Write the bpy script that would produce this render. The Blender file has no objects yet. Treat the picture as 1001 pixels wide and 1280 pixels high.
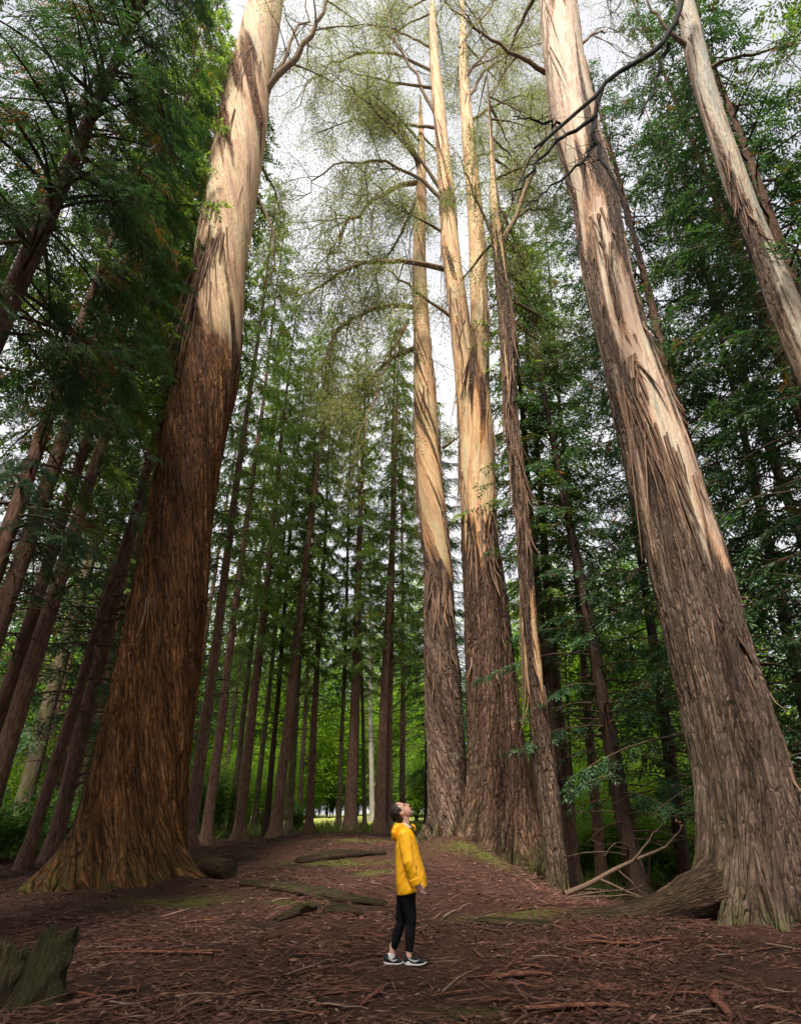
import bpy, bmesh, math, random
import numpy as np
from mathutils import Vector, Matrix, Quaternion

SC = bpy.context.scene
COL = SC.collection
random.seed(7)
RNG = np.random.default_rng(7)
R = math.radians

# ------------------------------------------------------------------ camera
PITCH = R(27.9); FPX = 709.0; CX, CY = 500.5, 640.0; CAM = np.array([0.0, 0.0, 1.5])
cd = bpy.data.cameras.new('camera'); cam = bpy.data.objects.new('camera', cd); COL.objects.link(cam)
cam.location = CAM; cam.rotation_euler = (R(90) + PITCH, 0, 0)
cd.sensor_fit = 'VERTICAL'; cd.sensor_height = 36.0; cd.lens = FPX / 1280.0 * 36.0
cd.clip_start = 0.1; cd.clip_end = 2000
SC.camera = cam

# ------------------------------------------------------------------ sky, sun, exposure
SUN_EL, SUN_AZ = R(62), R(196)        # azimuth clockwise from +Y: behind the camera, slightly to its left
w = bpy.data.worlds.new('World'); SC.world = w; w.use_nodes = True
nt = w.node_tree; nt.nodes.clear()
out = nt.nodes.new('ShaderNodeOutputWorld'); bg = nt.nodes.new('ShaderNodeBackground')
sky = nt.nodes.new('ShaderNodeTexSky'); sky.sky_type = 'NISHITA'; sky.sun_disc = False
sky.sun_elevation = SUN_EL; sky.sun_rotation = SUN_AZ; sky.air_density = 1.0; sky.dust_density = 2.0
tc = nt.nodes.new('ShaderNodeTexCoord'); nz = nt.nodes.new('ShaderNodeTexNoise')
nz.inputs['Scale'].default_value = 3.0; nz.inputs['Detail'].default_value = 5.0
cr = nt.nodes.new('ShaderNodeValToRGB')
cr.color_ramp.elements[0].position = .3; cr.color_ramp.elements[0].color = (9.4, 9.5, 10.6, 1)
cr.color_ramp.elements[1].position = .7; cr.color_ramp.elements[1].color = (15.0, 14.8, 14.6, 1)
mx = nt.nodes.new('ShaderNodeMixRGB'); mx.inputs[0].default_value = .90
nt.links.new(tc.outputs['Generated'], nz.inputs['Vector']); nt.links.new(nz.outputs['Fac'], cr.inputs['Fac'])
nt.links.new(sky.outputs['Color'], mx.inputs[1]); nt.links.new(cr.outputs['Color'], mx.inputs[2])
nt.links.new(mx.outputs['Color'], bg.inputs['Color']); bg.inputs['Strength'].default_value = .0355
nt.links.new(bg.outputs['Background'], out.inputs['Surface'])
sl = bpy.data.lights.new('sun', 'SUN'); sl.energy = 4.4; sl.angle = R(11); sl.color = (1.0, .91, .79)
so = bpy.data.objects.new('sun', sl); COL.objects.link(so)
sd = Vector((math.sin(SUN_AZ) * math.cos(SUN_EL), math.cos(SUN_AZ) * math.cos(SUN_EL), math.sin(SUN_EL)))
so.rotation_euler = sd.to_track_quat('Z', 'Y').to_euler(); so.location = sd * 100
vs = SC.view_settings; vs.view_transform = 'Standard'; vs.look = 'None'; vs.gamma = 1; vs.use_curve_mapping = False
vs.exposure = 1.38
cy = SC.cycles
cy.max_bounces = 6; cy.diffuse_bounces = 5; cy.glossy_bounces = 1; cy.transmission_bounces = 4; cy.transparent_max_bounces = 4
cy.use_denoising = True; cy.caustics_reflective = False; cy.caustics_refractive = False
cy.sample_clamp_indirect = 4.0
cy.use_adaptive_sampling = True; cy.adaptive_threshold = .03

# ------------------------------------------------------------------ helpers
def ray(px, py):
    u = (np.asarray(px, float) - CX) / FPX; v = (CY - np.asarray(py, float)) / FPX
    return np.stack([u, math.cos(PITCH) - math.sin(PITCH) * v, math.sin(PITCH) + math.cos(PITCH) * v], -1)
def at(px, py, Y):
    """world point seen at a photo pixel when it stands Y metres ahead of the camera; also its camera depth"""
    r = ray(px, py); s = np.asarray(Y, float) / r[..., 1]
    return CAM + r * s[..., None], s
def sstep(a, b, x):
    t = np.clip((np.asarray(x, float) - a) / (b - a), 0, 1); return t * t * (3 - 2 * t)
def nrm(v): return v / np.maximum(np.linalg.norm(v, axis=-1, keepdims=True), 1e-9)
_LAT = {}
def vn(u, v, seed, pu=None):
    """2-D value noise, 0..1; pu = period in u"""
    if seed not in _LAT: _LAT[seed] = np.random.default_rng(seed).random((256, 256))
    L = _LAT[seed]
    ui = np.floor(u).astype(int); vi = np.floor(v).astype(int); fu = u - ui; fv = v - vi
    fu = fu * fu * (3 - 2 * fu); fv = fv * fv * (3 - 2 * fv)
    p = pu or 256
    a = L[(ui % p) % 256, vi % 256]; b = L[((ui + 1) % p) % 256, vi % 256]
    c = L[(ui % p) % 256, (vi + 1) % 256]; d = L[((ui + 1) % p) % 256, (vi + 1) % 256]
    return (a * (1 - fu) + b * fu) * (1 - fv) + (c * (1 - fu) + d * fu) * fv
def fbm(u, v, seed, o=4):
    s = 0; a = .5
    for k in range(o): s = s + a * vn(u * 2 ** k, v * 2 ** k, seed + k); a *= .5
    return s
def ground_z(x, y):
    x = np.asarray(x, float); y = np.asarray(y, float)
    rise = .5 * sstep(9, 31, y) * (1 - .6 * sstep(-3, -9, x))
    drop = np.clip(.27 * np.maximum(0, x - 1.7), 0, 1.75) * sstep(10.8, 18, y) * (1 - sstep(38, 70, y))
    drop = drop * sstep(1.4, 3.2, x)
    mound = .42 * np.exp(-(((x - 2.2) / 1.7) ** 2 + ((y - 22.2) / 1.9) ** 2))
    mound = mound + .16 * np.exp(-(((x + 5.2) / 2.4) ** 2 + ((y - 15.2) / 2.0) ** 2))
    mound = mound + .10 * np.exp(-(((x - 4.6) / 2.0) ** 2 + ((y - 10.6) / 1.4) ** 2))
    n = (fbm(x * .35 + 50, y * .35 + 50, 11, 3) - .44) * .34 + (fbm(x * 1.6 + 9, y * 1.6 + 9, 15, 3) - .44) * .17
    rise = rise + .75 * sstep(48, 84, y) * sstep(-26, -14, x) * (1 - sstep(6, 14, x))
    fade = sstep(2.0, 5.0, y) * (1 - .0 * y)
    return rise - drop + mound + n * fade
def mesh_np(name, V, Q, attrs=None, smooth=False, T=None):
    """mesh from numpy: V (n,3); Q (m,4) quads; T (k,3) triangles; attrs {name: per-vertex float or vec3}"""
    V = np.asarray(V, np.float32).reshape(-1, 3)
    me = bpy.data.meshes.new(name); me.vertices.add(len(V)); me.vertices.foreach_set('co', V.ravel())
    loops = []; starts = []; n = 0
    if Q is not None and len(Q):
        Q = np.asarray(Q, np.int32); loops.append(Q.ravel()); starts.append(np.arange(len(Q)) * 4); n = Q.size
    if T is not None and len(T):
        T = np.asarray(T, np.int32); loops.append(T.ravel()); starts.append(n + np.arange(len(T)) * 3)
    loops = np.concatenate(loops); starts = np.concatenate(starts).astype(np.int32)
    me.loops.add(len(loops)); me.loops.foreach_set('vertex_index', loops)
    me.polygons.add(len(starts)); me.polygons.foreach_set('loop_start', starts)
    if smooth: me.polygons.foreach_set('use_smooth', np.ones(len(starts), bool))
    for k, a in (attrs or {}).items():
        a = np.asarray(a, np.float32)
        if a.ndim == 1: me.attributes.new(k, 'FLOAT', 'POINT').data.foreach_set('value', a)
        else: me.attributes.new(k, 'FLOAT_VECTOR', 'POINT').data.foreach_set('vector', a.ravel())
    me.update(calc_edges=True)
    return me
def ob(name, me, mat=None, parent=None, loc=None):
    o = bpy.data.objects.new(name, me); COL.objects.link(o)
    if mat is not None and me is not None and not me.materials: me.materials.append(mat)
    if parent is not None: o.parent = parent
    if loc is not None: o.location = loc
    return o
def tag(o, label=None, cat=None, group=None, kind=None):
    if label: o['label'] = label
    if cat: o['category'] = cat
    if group: o['group'] = group
    if kind: o['kind'] = kind
    return o
def empty(name, loc, label, cat, group=None):
    o = ob(name, None, loc=tuple(float(c) for c in loc)); o.empty_display_size = .2
    return tag(o, label, cat, group)
class Acc:
    """collects vertices and quads of many pieces that make ONE part"""
    def __init__(s): s.V = []; s.Q = []; s.A = []; s.n = 0
    def add(s, V, Q, a=None):
        V = np.asarray(V, float).reshape(-1, 3); s.V.append(V); s.Q.append(np.asarray(Q, int).reshape(-1, 4) + s.n); s.n += len(V)
        s.A.append(np.full(len(V), .5) if a is None else np.broadcast_to(np.asarray(a, float), (len(V),)))
    def tube(s, P, r, seg=5, a=None):
        P = np.asarray(P, float); n = len(P); r = np.broadcast_to(np.asarray(r, float), (n,))
        T = nrm(np.gradient(P, axis=0)); up = np.where(np.abs(T[:, 2:3]) > .9, np.array([[1., 0, 0]]), np.array([[0, 0, 1.]]))
        X = nrm(np.cross(T, up)); Yv = np.cross(T, X)
        for i in range(1, n):                       # keep the frame from flipping
            x = X[i - 1] - T[i] * np.dot(X[i - 1], T[i]); X[i] = x / max(np.linalg.norm(x), 1e-6); Yv[i] = np.cross(T[i], X[i])
        an = np.arange(seg) * 2 * math.pi / seg
        V = P[:, None] + r[:, None, None] * (np.cos(an)[None, :, None] * X[:, None] + np.sin(an)[None, :, None] * Yv[:, None])
        i = np.arange(n - 1)[:, None] * seg; j = np.arange(seg)[None]; k = (j + 1) % seg
        Q = np.stack([i + j, i + k, i + seg + k, i + seg + j], -1).reshape(-1, 4)
        s.add(V, Q, a)
    def kites(s, P, D, S, L, W, a=None, mid=.45):
        P = np.asarray(P); n = len(P); L = np.broadcast_to(L, (n,))[:, None]; W = np.broadcast_to(W, (n,))[:, None]
        V = np.stack([P, P + D * L * mid + S * W * .5, P + D * L, P + D * L * mid - S * W * .5], 1)
        Q = np.arange(n * 4).reshape(n, 4)
        s.add(V, Q, None if a is None else np.repeat(np.asarray(a, float), 4))
    def bark_mesh(s, name, moss):
        V = np.concatenate(s.V); n = len(V); bc = np.zeros((n, 3)); bc[:len(s.bc)] = s.bc; bc[len(s.bc):] = V[len(s.bc):] * 3
        N = np.full(n, 1.0); c = s.V[0].reshape(-1, s.seg, 3); up = np.clip((c - c.mean(1, keepdims=True))[..., 2] / .1, -1, 1).ravel(); N[:len(up)] = .45 + .55 * up
        return mesh_np(name, V, np.concatenate(s.Q), {'bark_co': bc, 'peel': np.zeros(n), 'moss': np.clip(moss * N, 0, 1), 'cav': np.zeros(n)}, True)
    def mesh(s, name, smooth=False):
        return mesh_np(name, np.concatenate(s.V), np.concatenate(s.Q), {'tint': np.concatenate(s.A)}, smooth)

# ------------------------------------------------------------------ materials
class NT:
    def __init__(s, name):
        s.m = bpy.data.materials.new(name); s.m.use_nodes = True; s.t = s.m.node_tree; s.t.nodes.clear()
        s.out = s.n('ShaderNodeOutputMaterial')
    def n(s, t, **kw):
        x = s.t.nodes.new(t)
        for k, v in kw.items(): setattr(x, k, v)
        return x
    def l(s, a, b): s.t.links.new(a, b)
    def put(s, sock, v):
        if hasattr(v, 'is_linked') or hasattr(v, 'links'): s.l(v, sock)
        elif isinstance(v, (tuple, list)): sock.default_value = (*v, 1) if len(v) == 3 and sock.type == 'RGBA' else v
        else: sock.default_value = v
    def attr(s, name, what='Fac'): return s.n('ShaderNodeAttribute', attribute_name=name).outputs[what]
    def noise(s, vec, scale, detail=3, rough=.55, dist=0):
        x = s.n('ShaderNodeTexNoise'); s.put(x.inputs['Vector'], vec)
        x.inputs['Scale'].default_value = scale; x.inputs['Detail'].default_value = detail
        x.inputs['Roughness'].default_value = rough; x.inputs['Distortion'].default_value = dist
        return x.outputs['Fac']
    def ramp(s, f, stops, interp='LINEAR'):
        x = s.n('ShaderNodeValToRGB'); s.put(x.inputs['Fac'], f); e = x.color_ramp.elements; x.color_ramp.interpolation = interp
        while len(e) < len(stops): e.new(.5)
        for i, (p, c) in enumerate(stops):
            e[i].position = p; e[i].color = (*c, 1) if isinstance(c, (tuple, list)) else (c, c, c, 1)
        return x.outputs['Color']
    def mix(s, f, a, b, mode='MIX'):
        x = s.n('ShaderNodeMixRGB', blend_type=mode)
        s.put(x.inputs[0], f); s.put(x.inputs[1], a); s.put(x.inputs[2], b); return x.outputs[0]
    def math(s, op, a, b=0.0, c=None):
        x = s.n('ShaderNodeMath', operation=op); s.put(x.inputs[0], a); s.put(x.inputs[1], b)
        if c is not None: s.put(x.inputs[2], c)
        return x.outputs[0]
    def vscale(s, vec, sc):
        x = s.n('ShaderNodeVectorMath', operation='MULTIPLY'); s.put(x.inputs[0], vec); x.inputs[1].default_value = sc; return x.outputs[0]
    def coord(s, o='Object'): return s.n('ShaderNodeTexCoord').outputs[o]
    def bump(s, h, strength, dist):
        x = s.n('ShaderNodeBump'); x.inputs['Strength'].default_value = strength; x.inputs['Distance'].default_value = dist
        s.put(x.inputs['Height'], h); return x.outputs['Normal']
    def princ(s, col, rough=.85, normal=None, spec=.3, **kw):
        p = s.n('ShaderNodeBsdfPrincipled'); s.put(p.inputs['Base Color'], col); s.put(p.inputs['Roughness'], rough)
        p.inputs['Specular IOR Level'].default_value = spec
        if normal is not None: s.l(normal, p.inputs['Normal'])
        for k, v in kw.items(): s.put(p.inputs[k.replace('_', ' ')], v)
        return p.outputs['BSDF']
    def done(s, sh): s.l(sh, s.out.inputs['Surface']); return s.m

def leaf_mat(name, dark, mid, light, trans=.35, brown=None, rough=.55):
    m = NT(name); t = m.attr('tint'); oi = m.n('ShaderNodeObjectInfo').outputs['Random']
    f = m.math('MULTIPLY_ADD', oi, .22, m.math('MULTIPLY', t, .78))
    st = [(0, dark), (.5, mid), (.93, light)]
    if brown: st = [(0, brown), (.035, brown), (.06, dark), (.5, mid), (.95, light)]
    c = m.ramp(f if not brown else t, st)
    if brown: c = m.mix(m.math('MULTIPLY', oi, .35), c, m.mix(1, c, (1.25, 1.15, .7), 'MULTIPLY'))
    d = m.princ(c, rough, spec=.25)
    tr = m.n('ShaderNodeBsdfTranslucent'); m.l(m.mix(1, c, (1.15, 1.25, .75) if name.startswith('euc') else (1.25, 1.3, .55), 'MULTIPLY'), tr.inputs['Color'])
    ms = m.n('ShaderNodeMixShader'); ms.inputs[0].default_value = trans; m.l(d, ms.inputs[1]); m.l(tr.outputs[0], ms.inputs[2])
    return m.done(ms.outputs[0])
M = {}
M['needle'] = leaf_mat('conifer_needles', (.055, .112, .034), (.100, .180, .050), (.185, .265, .070), .52, brown=(.20, .085, .03))
M['cedar'] = leaf_mat('cedar_sprays', (.018, .048, .025), (.032, .082, .040), (.064, .125, .052), .38, brown=(.20, .09, .035))  # darkened so the colour carries the crowns' self-shading
M['euc'] = leaf_mat('eucalyptus_leaves', (.13, .155, .055), (.21, .235, .085), (.32, .325, .135), .50)
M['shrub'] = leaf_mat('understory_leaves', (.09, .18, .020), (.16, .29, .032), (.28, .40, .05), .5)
M['dshrub'] = leaf_mat('dark_green_leaves', (.035, .085, .02), (.06, .14, .028), (.12, .21, .04), .45)  # darker green variant of the understory leaves
M['grass'] = leaf_mat('grass_blades', (.05, .09, .02), (.10, .15, .03), (.22, .24, .06), .4)
M['litter'] = leaf_mat('leaf_litter', (.036, .015, .011), (.098, .042, .030), (.27, .17, .13), .05, rough=.7)

def giant_bark(name, rough_cols, smooth_cols, fresh=(.50, .21, .075), moss=(.035, .042, .012), bump=1.0, crack=.8):
    m = NT(name); co = m.attr('bark_co', 'Vector'); peel = m.attr('peel'); mo = m.attr('moss'); cav = m.attr('cav')
    n1 = m.noise(co, 17, 6, .72); n2 = m.noise(m.vscale(co, (1, 1, .6)), 2.4, 4); n3 = m.noise(m.vscale(co, (1, 1, 2.6)), 52, 4, .75)
    f = m.math('MULTIPLY_ADD', n1, .48, m.math('MULTIPLY_ADD', n2, .34, m.math('MULTIPLY', n3, .18)))
    a, b, c, d = rough_cols
    rc = m.ramp(f, [(.38, a), (.46, b), (.53, c), (.62, d)])
    rc = m.mix(m.ramp(m.math('MULTIPLY_ADD', n3, .5, m.math('MULTIPLY', n1, .5)), [(.40, .85), (.49, 0)]), rc, m.mix(1, rc, (.45, .42, .40), 'MULTIPLY'))
    dn = m.n('ShaderNodeTexNoise'); m.l(co, dn.inputs['Vector']); dn.inputs['Scale'].default_value = 5; dn.inputs['Detail'].default_value = 3
    dv = m.n('ShaderNodeVectorMath', operation='MULTIPLY_ADD'); m.l(dn.outputs['Color'], dv.inputs[0]); dv.inputs[1].default_value = (.22, .22, .22); m.l(co, dv.inputs[2])
    crk = None
    for sc_, wd_ in ((8.5, .11), (19, .16)):
        vo = m.n('ShaderNodeTexVoronoi', feature='DISTANCE_TO_EDGE'); m.l(dv.outputs[0], vo.inputs['Vector']); vo.inputs['Scale'].default_value = sc_
        k_ = m.ramp(vo.outputs['Distance'], [(0, 0), (wd_, 1)]); crk = k_ if crk is None else m.math('MULTIPLY', crk, m.math('MULTIPLY_ADD', k_, .6, .4))
    rc = m.mix(m.ramp(crk, [(0, crack), (.75, 0)]), rc, m.mix(1, rc, (.26, .22, .20), 'MULTIPLY'))
    s2 = m.noise(m.vscale(co, (1, 1, .8)), 3.2, 4, .6, .6); a, b, c, d = smooth_cols
    scol = m.ramp(s2, [(.33, a), (.44, b), (.54, c), (.66, d)])
    scol = m.mix(m.ramp(m.noise(co, 13, 3), [(.53, 0), (.66, .6)]), scol, m.mix(1, scol, (.62, .52, .45), 'MULTIPLY'))
    pn = m.math('ADD', peel, m.math('MULTIPLY', m.math('SUBTRACT', n1, .5), .35))
    pf = m.ramp(pn, [(.44, 0), (.56, 1)])
    edge = m.ramp(pn, [(.42, 0), (.52, .75), (.58, .4), (.68, 0)])
    col = m.mix(pf, rc, scol)
    col = m.mix(m.math('MULTIPLY', edge, m.ramp(m.noise(co, 1.7, 2), [(.42, 0), (.58, .9)])), col, fresh)
    mm = m.math('MULTIPLY', mo, m.ramp(m.noise(m.coord(), 5, 4), [(.36, 0), (.6, 1)]))
    col = m.mix(mm, col, m.mix(n3, moss, (.085, .09, .026)))
    h = m.math('ADD', m.math('MULTIPLY', n1, .7), m.math('ADD', m.math('MULTIPLY', n3, .6), m.math('MULTIPLY', crk, 1.1)))
    h = m.math('MULTIPLY', h, m.math('MULTIPLY_ADD', pf, -.82, 1.0))
    return m.done(m.princ(col, m.math('MULTIPLY_ADD', pf, -.2, .9), m.bump(h, bump, .07), .2))
RC1 = [(.030, .013, .007), (.120, .052, .022), (.26, .112, .040), (.47, .235, .090)]
RC2 = [(.040, .024, .017), (.105, .064, .046), (.185, .120, .088), (.30, .210, .155)]
RC3 = [(.022, .012, .008), (.070, .037, .024), (.140, .080, .054), (.25, .155, .105)]
RC5 = [(.028, .017, .012), (.078, .049, .037), (.142, .096, .074), (.25, .182, .143)]
SC1 = [(.33, .28, .18), (.53, .40, .24), (.50, .32, .19), (.33, .20, .13)]
SC2 = [(.50, .42, .25), (.60, .45, .26), (.56, .34, .18), (.40, .24, .15)]
SC5 = [(.30, .27, .22), (.54, .45, .34), (.50, .36, .27), (.34, .24, .19)]
SC6 = [(.16, .16, .14), (.27, .26, .22), (.36, .30, .23), (.22, .17, .13)]
M['g1'] = giant_bark('left_giant_bark', RC1, SC1, (.46, .25, .12)); M['g2'] = giant_bark('twisted_bark', RC2, SC2)
M['g3'] = giant_bark('orange_streak_bark', RC3, SC2, (.55, .20, .05)); M['g5'] = giant_bark('grey_pink_bark', RC5, SC5, (.48, .26, .14), bump=.75, crack=.5)
M['g6'] = giant_bark('silver_bark', RC2, SC6, (.36, .22, .14))

def wood(name, cols, sc=(6, 6, .8), bump=.8, moss=0.0):
    m = NT(name); co = m.coord(); v = m.vscale(co, sc); n1 = m.noise(v, 2.0, 5, .65); n3 = m.noise(v, 7, 3, .7)
    oi = m.n('ShaderNodeObjectInfo').outputs['Random']
    c = m.ramp(m.math('MULTIPLY_ADD', n1, .7, m.math('MULTIPLY', n3, .3)), [(.32, cols[0]), (.5, cols[1]), (.66, cols[2])])
    c = m.mix(1, c, m.ramp(oi, [(0, (.78, .76, .75)), (1, (1.2, 1.15, 1.1))]), 'MULTIPLY')
    if moss: c = m.mix(m.math('MULTIPLY', m.ramp(m.noise(co, 2.4, 5), [(.42, 0), (.6, 1)]), moss), c, m.mix(n3, (.028, .036, .010), (.085, .095, .022)))
    return m.done(m.princ(c, .9, m.bump(m.math('ADD', n1, n3), bump, .04), .2))
M['conifer'] = wood('conifer_bark', [(.050, .027, .019), (.150, .086, .062), (.31, .20, .15)], sc=(9, 9, 1.8), bump=1.0)
M['mossy'] = wood('mossy_bark', [(.06, .046, .03), (.13, .10, .066), (.21, .175, .12)], moss=.75)
M['dark'] = wood('dark_bark', [(.022, .014, .010), (.05, .032, .024), (.09, .06, .045)])
M['pale'] = wood('pale_bark', [(.16, .14, .12), (.30, .28, .24), (.42, .40, .36)])
M['twig'] = wood('twig_bark', [(.05, .034, .024), (.095, .065, .045), (.15, .11, .08)], sc=(9, 9, 9))
M['eutwig'] = wood('eucalyptus_limb', [(.10, .075, .05), (.19, .135, .09), (.30, .22, .15)], sc=(5, 5, 5))
M['black'] = wood('silhouette_dead_wood', [(.004, .0035, .0035), (.008, .007, .006), (.014, .012, .011)], sc=(7, 7, 7))  # the limb's backlit silhouette is put into the colour as near-black
M['root'] = wood('root_bark', [(.045, .025, .016), (.10, .058, .036), (.16, .10, .065)], sc=(4, 4, 4), moss=.45)
M['mosslog'] = wood('mossy_log', [(.035, .026, .015), (.075, .055, .030), (.13, .10, .055)], sc=(3, 3, 3), moss=.95)
M['cut'] = wood('sawn_wood', [(.10, .08, .055), (.17, .13, .09), (.22, .18, .12)], sc=(4, 4, 4), bump=.3)
M['stump'] = wood('rotten_stump', [(.010, .007, .005), (.042, .032, .020), (.12, .10, .06)], sc=(16, 16, 1.6), bump=1, moss=.6)
M['strip'] = wood('hanging_bark', [(.085, .050, .034), (.20, .125, .085), (.36, .25, .18)], sc=(14, 14, .6), bump=.4)
M['gstrip'] = wood('shed_bark', [(.05, .020, .013), (.12, .048, .030), (.24, .125, .085)], sc=(9, 9, 9), bump=.4)
M['gstick'] = wood('shed_stick', [(.10, .068, .050), (.20, .145, .11), (.32, .25, .20)], sc=(9, 9, 9), bump=.4)
def plain(name, col, rough=.6, spec=.4, vary=.15, sc=20, bump=0, **kw):
    m = NT(name); n = m.noise(m.coord(), sc, 4)
    c = m.mix(n, tuple(x * (1 - vary) for x in col), tuple(min(1, x * (1 + vary)) for x in col))
    return m.done(m.princ(c, rough, m.bump(n, bump, .01) if bump else None, spec, **kw))
M['skin'] = plain('skin', (.58, .33, .24), .5, .35, .08, Subsurface_Weight=.08)
M['jacket'] = plain('yellow_raincoat', (.95, .46, .006), .42, .45, .05, 9, .25)
M['lining'] = plain('pale_lining', (.70, .62, .58), .8, .2)
M['leggings'] = plain('black_leggings', (.006, .006, .007), .85, .12)
M['shoe'] = plain('dark_mesh_shoe', (.014, .015, .021), .85, .2, .3, 90, .3)
M['sole'] = plain('white_sole', (.42, .40, .39), .6, .3)
M['sock'] = plain('white_sock', (.62, .60, .58), .9, .1)
M['hair'] = plain('brown_hair', (.018, .010, .007), .5, .4, .4, 60, .4)
M['eye'] = plain('eye_dark', (.02, .015, .012), .3, .5)
M['lip'] = plain('lips', (.45, .17, .14), .5, .3)

# ground
m = NT('forest_floor'); co = m.coord()
n1 = m.noise(co, 26, 5, .7); n2 = m.noise(co, .55, 4); n3 = m.noise(m.vscale(co, (1, 2.4, 1)), 70, 3, .7); n4 = m.noise(co, 1.6, 5, .6)
c = m.ramp(m.math('MULTIPLY_ADD', n1, .6, m.math('MULTIPLY', n3, .4)), [(.33, (.018, .009, .006)), (.48, (.060, .027, .019)), (.6, (.110, .055, .039)), (.72, (.20, .125, .095))])
c = m.mix(m.ramp(n2, [(.52, 0), (.64, .7)]), c, m.mix(n1, (.012, .008, .007), (.042, .030, .025)))
c = m.mix(m.math('MULTIPLY', m.attr('moss'), m.ramp(n4, [(.32, 0), (.50, 1)])), c, m.mix(n1, (.05, .062, .012), (.17, .19, .04)))
c = m.mix(m.attr('meadow'), c, m.mix(n4, (.16, .22, .035), (.42, .42, .14)))
M['ground'] = m.done(m.princ(c, .92, m.bump(m.math('ADD', n1, n3), .9, .05), .15))

# ------------------------------------------------------------------ ground
def build_ground():
    gx = np.concatenate([np.linspace(-240, -22, 30)[:-1], np.linspace(-22, 22, 260), np.linspace(22, 240, 30)[1:]])
    gy = np.concatenate([np.linspace(-60, 2, 14)[:-1], np.linspace(2, 34, 230), np.linspace(34, 75, 70)[1:], np.linspace(75, 420, 24)[1:]])
    X, Y = np.meshgrid(gx, gy); Z = ground_z(X, Y)
    def blob(px, py, Yd, rx, ry):
        p, _ = at(px, py, Yd); return np.exp(-((X - p[0]) / rx) ** 2 - ((Y - Yd) / ry) ** 2)
    mo = blob(600, 1075, 21.0, 1.1, .7) + blob(430, 1070, 19, 1.4, .8) + blob(215, 1135, 12.6, .9, .5) + .8 * blob(640, 1155, 10.8, .9, .25)
    mo = mo + .9 * blob(440, 1050, 27, 2.2, 1.0) + .8 * blob(470, 1085, 16.5, .5, .4) + .7 * blob(370, 1140, 12.4, .5, .3) + .5 * blob(590, 1262, 6.1, .3, .15)
    mo = np.clip(mo, 0, 1)
    me_ = sstep(44, 50, Y) * sstep(-16, -10, X) * (1 - sstep(3, 8, X))
    und = sstep(36, 42, Y) * .7
    n = len(gx); r = len(gy); i = np.arange(r - 1)[:, None] * n; j = np.arange(n - 1)[None]
    Q = np.stack([i + j, i + j + 1, i + n + j + 1, i + n + j], -1).reshape(-1, 4)
    V = np.stack([X, Y, Z], -1).reshape(-1, 3)
    me = mesh_np('ground', V, Q, {'moss': np.clip(mo + und, 0, 1).ravel(), 'meadow': me_.ravel()}, True)
    tag(ob('ground', me, M['ground']), kind='structure')
build_ground()

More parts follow.
